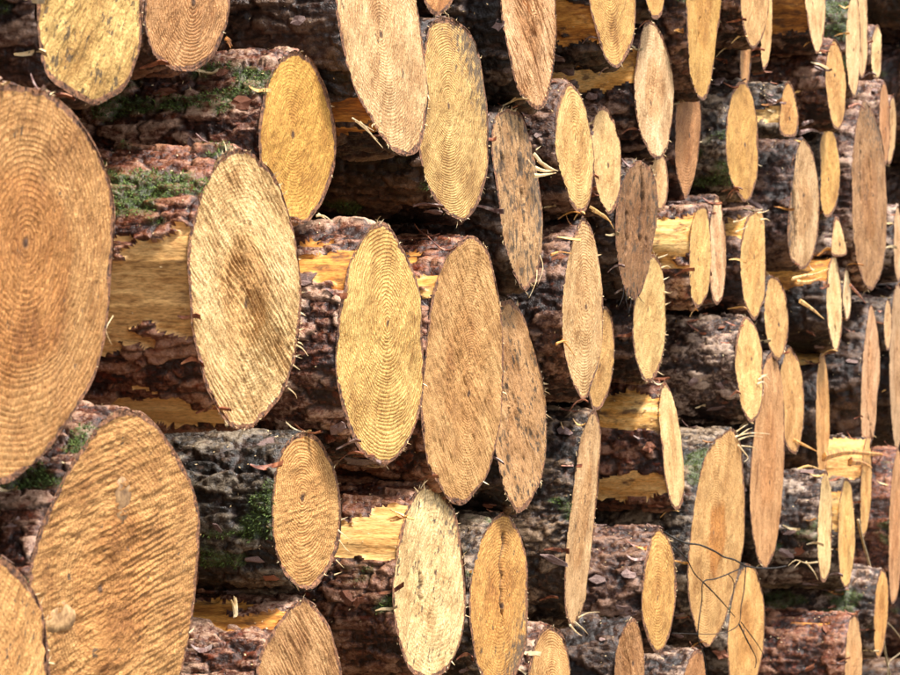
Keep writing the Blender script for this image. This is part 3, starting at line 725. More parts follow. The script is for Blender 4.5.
    dict(label='rough weathered log end streaked with black, tucked under the pink slant-sawn one', x=3.692, y=0.0171, z=1.5979, a=0.0433, b=0.0815, m=[0.1249, -0.0, 0.1249], prof=[0.1259, 0.1246, 0.1233, 0.1219, 0.1215, 0.1238, 0.1276, 0.1266, 0.1227, 0.12, 0.1198, 0.1223, 0.1274, 0.134, 0.1372, 0.1356, 0.1277, 0.1181, 0.1118, 0.1087, 0.1084, 0.1107, 0.1147, 0.1196, 0.1236, 0.1266, 0.131, 0.1351, 0.1335, 0.1299, 0.129, 0.1296, 0.1307, 0.1319, 0.1319, 0.1289], tint=(178, 140, 92), heart=0.2, rings=0.1, saw=0.4, ang=85, specks=0.95, fuzz=1.0, bark='dark', moss=0.0, mossr=(90, 200), bare=[], stain=(0.8, 0.2), flakes=7, cracks=[[(0.0443, 0.1092, 0.006), (0.021, 0.0489, 0.008), (0.0204, -0.0068, 0.006), (0.0143, -0.0626, 0.004)], [(-0.0675, 0.0844, 0.006), (-0.0721, 0.0161, 0.007)]]),
    dict(label='pinkish log end with deep slanting saw grooves at the top edge', x=3.7132, y=0.0056, z=1.8463, a=-0.0078, b=0.0012, m=[0.1268, 0.0, 0.1268], prof=[0.123, 0.1245, 0.1262, 0.1294, 0.1327, 0.1331, 0.1317, 0.1298, 0.1274, 0.1241, 0.1218, 0.1215, 0.123, 0.1251, 0.1263, 0.1278, 0.131, 0.1338, 0.1317, 0.125, 0.1197, 0.1177, 0.1177, 0.1187, 0.1205, 0.1223, 0.1238, 0.1266, 0.1307, 0.1352, 0.1371, 0.1346, 0.1306, 0.1268, 0.1242, 0.1228], tint=(214, 166, 114), heart=0.3, rings=0.1, saw=1.2, ang=-42, specks=0.3, fuzz=0.6, bark='dark', moss=0.0, mossr=(90, 200), bare=[], flakes=7),
    dict(label='brown specked log end half hidden behind the tall tan one at the centre', x=3.7167, y=0.0258, z=1.3051, a=0.0374, b=0.0597, m=[0.1463, 0.0, 0.1463], prof=[0.1551, 0.1513, 0.1463, 0.1406, 0.1363, 0.1354, 0.1369, 0.1404, 0.1451, 0.1492, 0.1514, 0.1543, 0.1549, 0.1513, 0.1467, 0.1427, 0.1408, 0.1407, 0.1421, 0.1431, 0.1419, 0.1372, 0.1392, 0.1435, 0.147, 0.1505, 0.1514, 0.1472, 0.144, 0.1433, 0.1451, 0.1487, 0.1528, 0.1557, 0.1559, 0.1555], tint=(186, 142, 90), heart=0.15, rings=0.15, saw=0.2, ang=-50, specks=0.85, fuzz=1.0, bark='dark', moss=0.0, mossr=(90, 200), bare=[], stain=(0.4, -0.6), flakes=7, cracks=[[(-0.0383, -0.0051, 0.004), (-0.039, -0.0326, 0.005)]]),
    dict(label='narrow cream log end with one clear oval ring, touching a smaller pale one', x=3.9451, y=0.0096, z=1.6782, a=-0.0103, b=0.0549, m=[0.0941, -0.0, 0.0941], prof=[0.0977, 0.0951, 0.0915, 0.09, 0.0901, 0.091, 0.0929, 0.0943, 0.0946, 0.0954, 0.0962, 0.0956, 0.095, 0.0954, 0.0966, 0.097, 0.0965, 0.0963, 0.0963, 0.0949, 0.0896, 0.0849, 0.084, 0.0858, 0.0893, 0.0924, 0.0944, 0.0968, 0.0992, 0.0996, 0.0979, 0.0971, 0.0969, 0.0965, 0.0964, 0.0972], tint=(218, 180, 110), heart=0.3, rings=0.6, saw=0.1, ang=60, specks=0.2, fuzz=0.5, bark='purple', moss=0.0, mossr=(90, 200), bare=[], heart_size=0.62, flakes=7),
    dict(label='small pale log end with ragged foot, right of the one with oval ring', x=4.1363, y=0.0155, z=1.6741, a=-0.0062, b=0.0336, m=[0.0826, 0.0, 0.0826], prof=[0.0842, 0.0852, 0.0847, 0.0832, 0.0818, 0.081, 0.0803, 0.0798, 0.0798, 0.0808, 0.0828, 0.0847, 0.0849, 0.0844, 0.0843, 0.0844, 0.0845, 0.0841, 0.083, 0.0814, 0.0793, 0.0775, 0.0769, 0.0773, 0.0785, 0.0805, 0.0841, 0.0862, 0.0856, 0.0851, 0.0852, 0.0849, 0.0838, 0.083, 0.0827, 0.0832], tint=(220, 182, 118), heart=0.25, rings=0.2, saw=0.3, ang=70, specks=0.25, fuzz=0.7, bark='purple', moss=0.0, mossr=(90, 200), bare=[], flakes=7),
    dict(label='dark weathered log end with ragged fibres hanging from its foot', x=4.3398, y=0.0233, z=1.578, a=-0.0351, b=-0.0584, m=[0.1107, 0.0, 0.1107], prof=[0.1067, 0.1134, 0.1185, 0.1195, 0.1193, 0.1184, 0.114, 0.1091, 0.1073, 0.1071, 0.1066, 0.1063, 0.1075, 0.1095, 0.1105, 0.1108, 0.1116, 0.113, 0.1133, 0.1109, 0.1078, 0.1062, 0.1063, 0.1078, 0.1098, 0.1122, 0.1151, 0.1183, 0.1191, 0.1153, 0.1103, 0.1063, 0.1035, 0.1013, 0.1008, 0.1023], tint=(152, 112, 72), heart=0.3, rings=0.15, saw=0.7, ang=85, specks=0.8, fuzz=1.0, bark='dark', moss=0.0, mossr=(90, 200), bare=[], stain=(0.9, 0.2), flakes=7, cracks=[[(0.0019, 0.0904, 0.006), (0.0273, 0.0436, 0.009), (0.0232, -0.021, 0.006)], [(-0.0483, 0.0163, 0.006), (-0.0432, -0.039, 0.007)], [(0.0576, 0.0287, 0.006), (0.056, -0.0199, 0.006)]]),
    dict(label='tall pale log end with pointed ragged foot, right of the half hidden specked one', x=3.9718, y=0.0047, z=1.4407, a=0.054, b=-0.0061, m=[0.1304, -0.0, 0.1304], prof=[0.1362, 0.1336, 0.1296, 0.1273, 0.1273, 0.129, 0.1308, 0.1329, 0.1361, 0.1373, 0.1336, 0.1289, 0.1257, 0.1233, 0.1226, 0.1246, 0.1279, 0.1305, 0.1322, 0.1331, 0.1327, 0.1306, 0.1279, 0.1262, 0.1257, 0.1265, 0.1296, 0.1339, 0.1342, 0.1298, 0.1272, 0.1284, 0.1311, 0.1333, 0.1351, 0.1361], tint=(216, 178, 120), heart=0.15, rings=0.7, saw=0.3, ang=80, specks=0.15, fuzz=0.5, bark='purple', moss=0.0, mossr=(90, 200), bare=[], flakes=7),
    dict(label='ochre log end showing only its right side behind the tall pale pointed one', x=4.1725, y=0.0344, z=1.3667, a=0.0201, b=-0.0764, m=[0.082, -0.0, 0.082], tint=(196, 152, 86), heart=0.1, rings=0.25, saw=0.1, ang=60, specks=0.1, fuzz=0.3, bark='dark', moss=0.0, mossr=(90, 200), bare=[], flakes=7),
    dict(label='cream log end with a comb of splinters at right, under the dark ragged one', x=4.4963, y=0.0425, z=1.4288, a=-0.0055, b=-0.0283, m=[0.1056, -0.0, 0.1056], prof=[0.1045, 0.1033, 0.1033, 0.1047, 0.1068, 0.1094, 0.1111, 0.1113, 0.111, 0.1087, 0.1041, 0.1003, 0.0982, 0.0973, 0.0978, 0.1, 0.1041, 0.1075, 0.1083, 0.1088, 0.109, 0.1074, 0.1051, 0.1033, 0.1027, 0.1031, 0.1045, 0.1059, 0.1058, 0.1055, 0.1062, 0.1077, 0.1086, 0.1082, 0.1067, 0.1055], tint=(216, 180, 112), heart=0.2, rings=0.4, saw=0.2, ang=60, specks=0.2, fuzz=1.4, bark='purple', moss=0.0, mossr=(90, 200), bare=[], flakes=7),
    dict(label='pale log end with white streaks and a ragged foot, above the dark ragged one', x=4.4294, y=0.0177, z=1.8031, a=-0.0307, b=0.0054, m=[0.1123, 0.0, 0.1123], prof=[0.1155, 0.1156, 0.1145, 0.1133, 0.1113, 0.1092, 0.1085, 0.1088, 0.11, 0.1122, 0.1152, 0.1165, 0.1158, 0.1139, 0.1112, 0.1092, 0.1085, 0.1096, 0.112, 0.114, 0.1136, 0.1119, 0.1099, 0.1083, 0.108, 0.1086, 0.1099, 0.1119, 0.1139, 0.1153, 0.1166, 0.1167, 0.1146, 0.1125, 0.1123, 0.1137], tint=(220, 184, 134), heart=0.5, rings=0.25, saw=0.6, ang=80, specks=0.25, fuzz=0.7, bark='purple', moss=0.0, mossr=(90, 200), bare=[(150, 188)], flakes=7),
    dict(label='golden log end with fine scalloped rings at the top edge, beside orange stripped wood', x=4.0523, y=-0.0165, z=1.9184, a=-0.0382, b=0.0517, m=[0.115, -0.0, 0.115], tint=(212, 168, 92), heart=0.05, rings=0.8, saw=0.05, ang=60, specks=0.2, fuzz=0.3, bark='dark', moss=0.0, mossr=(90, 200), bare=[(196, 222)], flakes=7),
    dict(label='tip of a log end at the top edge, directly above the pale white streaked one', x=4.3272, y=-0.0092, z=1.9907, a=0.0119, b=0.0085, m=[0.0823, 0.0, 0.0823], tint=(210, 160, 84), heart=0.1, rings=0.2, saw=0.1, ang=60, specks=0.1, fuzz=0.2, bark='dark', moss=0.0, mossr=(90, 200), bare=[], flakes=7),
    dict(label='short brown log end with a flat top, between two mossy bark stretches', x=4.7233, y=0.0358, z=1.7409, a=-0.0096, b=-0.0474, m=[0.0899, -0.0, 0.0899], prof=[0.0859, 0.0895, 0.0937, 0.0997, 0.1045, 0.1007, 0.0907, 0.0823, 0.0769, 0.0743, 0.0745, 0.0778, 0.0838, 0.0928, 0.1019, 0.1015, 0.0945, 0.088, 0.0842, 0.0833, 0.0838, 0.0853, 0.0873, 0.0883, 0.0887, 0.0909, 0.0962, 0.1017, 0.0999, 0.0928, 0.0869, 0.0837, 0.0823, 0.0819, 0.0822, 0.0834], tint=(178, 128, 78), heart=0.3, rings=0.45, saw=0.1, ang=60, specks=0.3, fuzz=0.3, bark='purple', moss=0.0, mossr=(90, 200), bare=[], clip=0.8, flakes=7),
    dict(label='long yellow log end with a pale streaked middle, hanging in from the top edge', x=4.6359, y=-0.0144, z=1.9614, a=0.0435, b=-0.0485, m=[0.1498, 0.0, 0.1498], prof=[0.1465, 0.1552, 0.162, 0.1636, 0.1613, 0.1591, 0.1561, 0.1508, 0.1456, 0.1425, 0.1417, 0.143, 0.145, 0.1468, 0.1497, 0.154, 0.1582, 0.1547, 0.1475, 0.1439, 0.1416, 0.1415, 0.1442, 0.1486, 0.151, 0.1506, 0.1522, 0.1573, 0.1613, 0.1598, 0.1553, 0.1484, 0.1406, 0.1307, 0.1271, 0.1337], tint=(206, 160, 82), heart=0.5, rings=0.2, saw=0.2, ang=88, specks=0.1, fuzz=0.3, bark='purple', moss=0.4, mossr=(170, 215), bare=[], flakes=7, cracks=[[(-0.0258, -0.025, 0.006), (-0.0287, -0.0489, 0.006)]]),
    dict(label='smooth ochre oval log end with grey mossy bark to its left, upper right of centre', x=4.9752, y=-0.0031, z=1.755, a=-0.0522, b=0.0032, m=[0.1095, 0.0, 0.1095], prof=[0.1092, 0.1079, 0.1072, 0.1073, 0.1078, 0.1093, 0.1108, 0.1111, 0.1115, 0.1125, 0.1115, 0.1098, 0.1084, 0.1066, 0.1056, 0.1061, 0.108, 0.1102, 0.112, 0.1128, 0.1122, 0.1095, 0.1062, 0.1039, 0.1031, 0.1038, 0.1059, 0.1089, 0.1111, 0.1126, 0.1135, 0.1134, 0.1132, 0.1128, 0.1117, 0.1105], tint=(204, 158, 82), heart=0.1, rings=0.5, saw=0.05, ang=60, specks=0.1, fuzz=0.2, bark='grey', moss=0.5, mossr=(170, 240), bare=[], flakes=10),
    dict(label='pale tan log end tip at the top edge, left of an orange stripped log', x=4.8983, y=-0.0448, z=2.0231, a=0.0043, b=-0.0673, m=[0.1113, -0.0, 0.1113], tint=(214, 168, 106), heart=0.1, rings=0.15, saw=0.1, ang=60, specks=0.1, fuzz=0.2, bark='purple', moss=0.0, mossr=(90, 200), bare=[], flakes=7),
    dict(label='sliver of a pale log end peeping out behind the tan tip at the top', x=5.1801, y=-0.0019, z=2.0073, a=0.1145, b=-0.0404, m=[0.1028, -0.0, 0.1028], tint=(218, 176, 112), heart=0.35, rings=0.1, saw=0.15, ang=60, specks=0.1, fuzz=0.2, bark='purple', moss=0.0, mossr=(90, 200), bare=[], flakes=7),
    dict(label='thin brown strip of a log end wedged above the smooth ochre oval', x=5.0377, y=0.0048, z=1.9168, a=0.0652, b=-0.0734, m=[0.0656, 0.0, 0.0656], tint=(190, 140, 84), heart=0.35, rings=0.1, saw=0.15, ang=60, specks=0.1, fuzz=0.2, bark='purple', moss=0.0, mossr=(90, 200), bare=[], flakes=7),
    dict(label='pale thin log end at the top edge whose stripped side shows orange wood', x=5.4829, y=-0.0314, z=2.0817, a=0.0139, b=0.039, m=[0.1153, -0.0, 0.1153], tint=(220, 180, 124), heart=0.1, rings=0.1, saw=0.15, ang=60, specks=0.1, fuzz=0.2, bark='purple', moss=0.0, mossr=(90, 200), bare=[(140, 235)], flakes=7),
    dict(label='ochre pointed log end with dark red bark to its left, upper right', x=5.6001, y=-0.0513, z=1.9119, a=-0.0282, b=0.0251, m=[0.0926, 0.0, 0.0926], tint=(204, 156, 88), heart=0.1, rings=0.15, saw=0.15, ang=60, specks=0.1, fuzz=0.2, bark='red', moss=0.0, mossr=(90, 200), bare=[], flakes=7),
    dict(label='front one of two pale thin log ends standing close together at the upper right', x=5.7783, y=-0.0529, z=2.0102, a=0.0554, b=-0.0231, m=[0.1116, 0.0, 0.1116], tint=(222, 184, 128), heart=0.1, rings=0.1, saw=0.15, ang=60, specks=0.1, fuzz=0.3, bark='purple', moss=0.7, mossr=(120, 220), bare=[], flakes=7),
    dict(label='rear one of two pale thin log ends standing close together at the upper right', x=6.028, y=-0.0206, z=2.1064, a=0.0668, b=0.0093, m=[0.1433, -0.0, 0.1433], tint=(216, 176, 120), heart=0.1, rings=0.1, saw=0.15, ang=60, specks=0.1, fuzz=0.3, bark='purple', moss=0.0, mossr=(90, 200), bare=[], flakes=7),
    dict(label='short cream sliver of a log end near the top right corner', x=6.231, y=-0.0183, z=2.0362, a=-0.0102, b=-0.0359, m=[0.0645, 0.0, 0.0645], tint=(224, 190, 130), heart=0.35, rings=0.1, saw=0.15, ang=60, specks=0.1, fuzz=0.1, bark='pink', moss=0.0, mossr=(90, 200), bare=[], flakes=10),
    dict(label='thin brown sliver of a log end right above the big grey brown streaked one', x=6.3889, y=-0.0079, z=1.8902, a=0.0432, b=0.0022, m=[0.0948, 0.0, 0.0948], tint=(182, 130, 80), heart=0.35, rings=0.1, saw=0.15, ang=60, specks=0.1, fuzz=0.2, bark='pink', moss=0.0, mossr=(90, 200), bare=[], flakes=10),
    dict(label='thinnest pale strip of a log end at the right edge, upper half', x=6.5666, y=0.0075, z=1.8881, a=0.051, b=-0.0522, m=[0.082, 0.0, 0.082], tint=(205, 165, 110), heart=0.35, rings=0.1, saw=0.15, ang=60, specks=0.1, fuzz=0.2, bark='pink', moss=0.0, mossr=(90, 200), bare=[], flakes=10),
    dict(label='small ochre log end with an orange stripped patch, upper right between darker barks', x=5.3057, y=-0.0177, z=1.8327, a=-0.1339, b=-0.0286, m=[0.0559, 0.0, 0.0559], prof=[0.0565, 0.054, 0.0523, 0.0515, 0.0517, 0.0524, 0.0538, 0.0558, 0.0585, 0.0615, 0.0625, 0.0605, 0.0576, 0.0548, 0.0522, 0.0501, 0.0489, 0.0488, 0.0499, 0.0526, 0.0569, 0.0623, 0.0645, 0.0604, 0.055, 0.0512, 0.049, 0.0482, 0.0487, 0.0505, 0.0536, 0.058, 0.0618, 0.0626, 0.061, 0.0589], tint=(206, 156, 88), heart=0.35, rings=0.1, saw=0.15, ang=60, specks=0.1, fuzz=0.2, bark='grey', moss=0.0, mossr=(90, 200), bare=[(168, 196)], flakes=10),
    dict(label='greyish streaked log end with rough dark left rim, left of a narrow yellow one', x=5.4483, y=-0.0168, z=1.6553, a=-0.0373, b=-0.0375, m=[0.1282, 0.0, 0.1282], prof=[0.1343, 0.1327, 0.1293, 0.1262, 0.1246, 0.1246, 0.1261, 0.1281, 0.1304, 0.1341, 0.1384, 0.1385, 0.1327, 0.1249, 0.1164, 0.1117, 0.1112, 0.1133, 0.1177, 0.1247, 0.1336, 0.1387, 0.1388, 0.135, 0.1283, 0.1234, 0.1221, 0.1225, 0.1226, 0.1242, 0.1272, 0.1297, 0.1312, 0.1324, 0.133, 0.1338], tint=(200, 162, 112), heart=0.3, rings=0.15, saw=0.5, ang=86, specks=0.4, fuzz=0.3, bark='purple', moss=0.0, mossr=(90, 200), bare=[], stain=(-1.0, 0.1), flakes=7, cracks=[[(-0.0864, 0.109, 0.01), (-0.0905, 0.0311, 0.014), (-0.0632, -0.0455, 0.012), (-0.0638, -0.0943, 0.006)]]),
    dict(label='narrow yellow log end with silvery bark on top, beside the greyish streaked one', x=5.7236, y=-0.0125, z=1.7433, a=-0.0188, b=-0.0014, m=[0.0991, 0.0, 0.0991], prof=[0.1054, 0.1041, 0.1017, 0.0987, 0.0957, 0.0938, 0.0935, 0.0946, 0.0965, 0.0992, 0.1015, 0.1023, 0.1026, 0.1036, 0.1049, 0.1032, 0.0965, 0.0899, 0.0865, 0.0867, 0.0899, 0.0956, 0.1032, 0.1082, 0.1069, 0.1026, 0.0983, 0.0952, 0.0937, 0.0934, 0.0942, 0.0965, 0.0998, 0.103, 0.1046, 0.1054], tint=(208, 160, 82), heart=0.05, rings=0.1, saw=0.15, ang=60, specks=0.1, fuzz=0.2, bark='grey', moss=0.0, mossr=(90, 200), bare=[], flakes=10),
    dict(label='big grey brown streaked log end near the right edge, widest in that part', x=6.1356, y=-0.0199, z=1.7099, a=-0.0044, b=0.0077, m=[0.2087, -0.0, 0.2087], prof=[0.2093, 0.2055, 0.2084, 0.2135, 0.2129, 0.2087, 0.2036, 0.1998, 0.1995, 0.2047, 0.2144, 0.2178, 0.213, 0.2083, 0.2069, 0.2072, 0.2066, 0.2031, 0.2001, 0.2008, 0.2064, 0.2112, 0.2097, 0.2066, 0.2047, 0.2049, 0.2066, 0.2073, 0.2059, 0.2056, 0.2087, 0.2148, 0.2195, 0.2202, 0.2179, 0.2148], tint=(172, 130, 84), heart=0.4, rings=0.2, saw=0.7, ang=84, specks=0.6, fuzz=0.3, bark='pink', moss=0.0, mossr=(90, 200), bare=[], stain=(0.3, 0.9), flakes=10, cracks=[[(-0.0925, 0.1084, 0.008), (-0.1064, 0.0424, 0.012), (-0.0972, -0.0114, 0.006)], [(-0.0013, 0.0812, 0.005), (0.0313, 0.0167, 0.006)]]),
    dict(label='yellow log end with stripped golden wood left of it, joined to a paler slim one', x=4.6772, y=0.002, z=1.5394, a=0.0293, b=-0.0263, m=[0.0907, 0.0, 0.0907], prof=[0.0896, 0.0878, 0.0872, 0.0882, 0.0911, 0.0956, 0.0975, 0.0946, 0.0906, 0.088, 0.0872, 0.0879, 0.0887, 0.089, 0.09, 0.0911, 0.0906, 0.0892, 0.0885, 0.0887, 0.0894, 0.0905, 0.0924, 0.094, 0.0938, 0.0924, 0.0906, 0.089, 0.0875, 0.087, 0.088, 0.0904, 0.0935, 0.095, 0.0939, 0.0918], tint=(212, 170, 96), heart=0.1, rings=0.2, saw=0.1, ang=60, specks=0.3, fuzz=0.3, bark='pink', moss=0.0, mossr=(90, 200), bare=[(128, 185)], flakes=10),
    dict(label='slim pinkish white log end hard against the yellow one with stripped wood', x=4.8734, y=0.0187, z=1.5523, a=0.0735, b=-0.0143, m=[0.098, 0.0, 0.098], tint=(216, 172, 124), heart=0.3, rings=0.1, saw=0.2, ang=60, specks=0.3, fuzz=0.3, bark='purple', moss=0.0, mossr=(90, 200), bare=[], flakes=7),
    dict(label='yellow log end with pale middle and splintered top, right of the slim pinkish one', x=5.0939, y=0.0031, z=1.5383, a=-0.0097, b=-0.0112, m=[0.1048, 0.0, 0.1048], prof=[0.0987, 0.0972, 0.0978, 0.1011, 0.1082, 0.1158, 0.115, 0.1081, 0.1022, 0.0987, 0.0973, 0.0979, 0.1001, 0.1025, 0.1041, 0.1054, 0.1078, 0.1092, 0.1078, 0.106, 0.1048, 0.1037, 0.1019, 0.1007, 0.1007, 0.1022, 0.1047, 0.1073, 0.1081, 0.1073, 0.1067, 0.1073, 0.1091, 0.1092, 0.1057, 0.1017], tint=(214, 170, 98), heart=0.4, rings=0.15, saw=0.2, ang=60, specks=0.15, fuzz=0.8, bark='purple', moss=0.0, mossr=(90, 200), bare=[(125, 145)], flakes=7),
    dict(label='plain ochre log end with a pointed foot above the tallest narrow brown one', x=5.3129, y=0.008, z=1.4386, a=-0.0618, b=0.0332, m=[0.0839, -0.0, 0.0839], tint=(206, 162, 96), heart=0.1, rings=0.2, saw=0.1, ang=60, specks=0.1, fuzz=0.2, bark='dark', moss=0.0, mossr=(90, 200), bare=[], flakes=7),
    dict(label='cream log end beside a broad stretch of silvery flaked bark, right of centre', x=5.0191, y=-0.0062, z=1.3424, a=-0.0551, b=0.052, m=[0.0951, 0.0, 0.0951], tint=(216, 176, 106), heart=0.3, rings=0.2, saw=0.1, ang=60, specks=0.2, fuzz=0.6, bark='pinkgrey', moss=0.0, mossr=(90, 200), bare=[], flakes=10),
    dict(label='tallest narrow brown log end, standing right of centre with smooth vertical grain', x=5.2558, y=0.0122, z=1.1625, a=0.0601, b=-0.0226, m=[0.205, 0.0, 0.205], prof=[0.2068, 0.2105, 0.2117, 0.2102, 0.21, 0.2125, 0.2141, 0.2146, 0.2151, 0.2118, 0.2049, 0.1998, 0.198, 0.1963, 0.1917, 0.1853, 0.1845, 0.193, 0.2051, 0.2111, 0.2126, 0.2104, 0.2074, 0.2055, 0.2048, 0.2036, 0.2023, 0.2031, 0.206, 0.2078, 0.2077, 0.2071, 0.205, 0.2036, 0.2034, 0.2041], tint=(196, 146, 92), heart=0.4, rings=0.15, saw=0.3, ang=87, specks=0.15, fuzz=0.2, bark='dark', moss=0.0, mossr=(90, 200), bare=[], flakes=7),
    dict(label='ochre log end half behind the tallest narrow brown one, on its right', x=5.586, y=0.0366, z=1.2718, a=-0.0279, b=0.0268, m=[0.1083, 0.0, 0.1083], prof=[0.1109, 0.1105, 0.109, 0.1076, 0.1064, 0.1055, 0.1051, 0.1059, 0.1081, 0.1108, 0.1113, 0.11, 0.1086, 0.1079, 0.1077, 0.1079, 0.1082, 0.1078, 0.1076, 0.108, 0.1083, 0.1072, 0.1057, 0.1049, 0.1049, 0.1055, 0.107, 0.1093, 0.111, 0.1111, 0.1103, 0.1096, 0.1091, 0.1094, 0.1099, 0.1104], tint=(202, 156, 92), heart=0.2, rings=0.15, saw=0.3, ang=85, specks=0.2, fuzz=0.2, bark='dark', moss=0.0, mossr=(90, 200), bare=[], flakes=7),
    dict(label='slim cream log end leaning left at the top, bark stripped to amber wood beside it', x=4.6158, y=0.0367, z=1.2137, a=0.0828, b=0.0894, m=[0.1062, 0.0, 0.1062], prof=[0.1035, 0.1001, 0.0984, 0.098, 0.0983, 0.0988, 0.0999, 0.1023, 0.1067, 0.1125, 0.1156, 0.1146, 0.113, 0.112, 0.1112, 0.1097, 0.1047, 0.0975, 0.0935, 0.0947, 0.0993, 0.1031, 0.1052, 0.1073, 0.1085, 0.1077, 0.1066, 0.1067, 0.1083, 0.1112, 0.1144, 0.1158, 0.1152, 0.1144, 0.1131, 0.1087], tint=(216, 178, 116), heart=0.2, rings=0.1, saw=0.4, ang=86, specks=0.35, fuzz=0.7, bark='red', moss=0.0, mossr=(90, 200), bare=[(118, 160), (206, 238)], flakes=7),
    dict(label='widest log end on the right with an orange oval heart, thin twigs in front', x=4.8581, y=0.0159, z=1.0479, a=-0.0252, b=-0.058, m=[0.19, 0.0, 0.19], prof=[0.1959, 0.1932, 0.1935, 0.1959, 0.2004, 0.2055, 0.2057, 0.2029, 0.1912, 0.1832, 0.1802, 0.1815, 0.1854, 0.1857, 0.1824, 0.179, 0.1778, 0.1807, 0.187, 0.1933, 0.1959, 0.1952, 0.1929, 0.192, 0.1927, 0.1956, 0.1987, 0.1961, 0.1904, 0.1863, 0.1829, 0.1809, 0.1811, 0.1838, 0.1887, 0.1947], tint=(210, 164, 98), heart=1.0, rings=0.45, saw=0.25, ang=88, specks=0.1, fuzz=0.7, bark='grey', moss=0.5, mossr=(110, 160), bare=[], heart_size=0.33, flakes=10),
    dict(label='ochre log end partly behind the one with the orange oval heart, at the bottom edge', x=5.1109, y=0.0213, z=0.8506, a=-0.0627, b=-0.0324, m=[0.1253, -0.0, 0.1253], tint=(208, 158, 88), heart=0.4, rings=0.1, saw=0.2, ang=85, specks=0.1, fuzz=0.4, bark='grey', moss=0.3, mossr=(90, 200), bare=[], flakes=10),
    dict(label='ochre oval log end with fine rings and tooth-like splinters, left of the twigs', x=4.4428, y=0.0131, z=0.9856, a=-0.0302, b=0.0032, m=[0.1013, 0.0, 0.1013], prof=[0.1057, 0.1051, 0.1038, 0.1027, 0.1013, 0.1001, 0.1, 0.1013, 0.1035, 0.1042, 0.1027, 0.1011, 0.1001, 0.099, 0.098, 0.0973, 0.0976, 0.0991, 0.1011, 0.1023, 0.1024, 0.1022, 0.1014, 0.1005, 0.1007, 0.1016, 0.1024, 0.1024, 0.1017, 0.1007, 0.1, 0.0992, 0.0988, 0.0993, 0.1011, 0.1038], tint=(208, 160, 84), heart=0.15, rings=0.6, saw=0.1, ang=60, specks=0.3, fuzz=0.8, bark='purple', moss=0.35, mossr=(190, 215), bare=[], flakes=7),
    dict(label='long thin pale log end leaning right, in the lower middle under the pointed pale one', x=4.089, y=0.0397, z=1.1257, a=0.12, b=-0.0831, m=[0.1353, 0.0006, 0.158], prof=[0.1252, 0.1287, 0.1346, 0.1442, 0.1595, 0.1701, 0.1701, 0.1687, 0.1672, 0.1624, 0.1559, 0.1513, 0.1486, 0.1419, 0.1321, 0.1238, 0.1194, 0.1199, 0.124, 0.1313, 0.1406, 0.1483, 0.1569, 0.1612, 0.1627, 0.1646, 0.166, 0.1652, 0.1636, 0.1622, 0.1573, 0.1425, 0.1282, 0.1216, 0.1214, 0.1234], tint=(202, 162, 110), heart=0.4, rings=0.1, saw=0.3, ang=86, specks=0.45, fuzz=0.5, bark='grey', moss=0.6, mossr=(130, 180), bare=[], flakes=10),
    dict(label='small ringed log end peeking up at the bottom edge beside a slant-sawn brown tip', x=3.9565, y=0.0524, z=0.8848, a=-0.0509, b=0.0245, m=[0.093, 0.0, 0.093], tint=(208, 164, 100), heart=0.1, rings=0.9, saw=0.1, ang=60, specks=0.1, fuzz=0.6, bark='pink', moss=0.0, mossr=(90, 200), bare=[], flakes=10),
    dict(label='brown tip of a log end with slanting saw grooves at the bottom edge', x=4.2944, y=0.0221, z=0.8629, a=0.0062, b=-0.0137, m=[0.0931, 0.0, 0.0931], tint=(180, 132, 82), heart=0.2, rings=0.1, saw=1.0, ang=-55, specks=0.3, fuzz=0.5, bark='dark', moss=0.0, mossr=(90, 200), bare=[], flakes=7),
    dict(label='reddish tip of a log end at the bottom edge beneath the twigs', x=4.7065, y=0.02, z=0.7787, a=-0.0603, b=-0.0288, m=[0.0815, 0.0, 0.0815], tint=(184, 130, 78), heart=0.2, rings=0.1, saw=0.5, ang=60, specks=0.3, fuzz=0.3, bark='pinkgrey', moss=0.0, mossr=(90, 200), bare=[], flakes=10),
    dict(label='thin cream log end left of its near twin, lower right, mossy bark to its left', x=5.5817, y=-0.0325, z=1.0161, a=0.0727, b=-0.009, m=[0.1167, 0.0, 0.1167], tint=(220, 186, 124), heart=0.2, rings=0.1, saw=0.15, ang=60, specks=0.3, fuzz=0.4, bark='pinkgrey', moss=0.7, mossr=(165, 215), bare=[], flakes=10),
    dict(label='thin yellow log end right of its near twin, lower right', x=5.8288, y=-0.0285, z=0.9876, a=0.0285, b=0.0018, m=[0.1152, -0.0, 0.1152], tint=(214, 172, 98), heart=0.4, rings=0.1, saw=0.15, ang=60, specks=0.1, fuzz=0.2, bark='grey', moss=0.0, mossr=(90, 200), bare=[(120, 165)], flakes=10),
    dict(label='thin fibrous strip of a log end under the pale bark ledge at the lower right', x=6.0662, y=-0.0254, z=1.0763, a=0.0738, b=-0.0338, m=[0.1111, -0.0, 0.1111], tint=(206, 160, 92), heart=0.35, rings=0.1, saw=0.15, ang=60, specks=0.2, fuzz=0.4, bark='pinkgrey', moss=0.0, mossr=(90, 200), bare=[(100, 160)], pale=0.8, flakes=10),
    dict(label='thin ragged strip of a log end just right of the ochre one behind the tallest', x=5.8729, y=0.0314, z=1.2378, a=0.0959, b=-0.0051, m=[0.1357, 0.0, 0.1357], tint=(198, 150, 88), heart=0.35, rings=0.1, saw=0.3, ang=88, specks=0.35, fuzz=0.5, bark='dark', moss=0.0, mossr=(90, 200), bare=[(100, 140)], flakes=7),
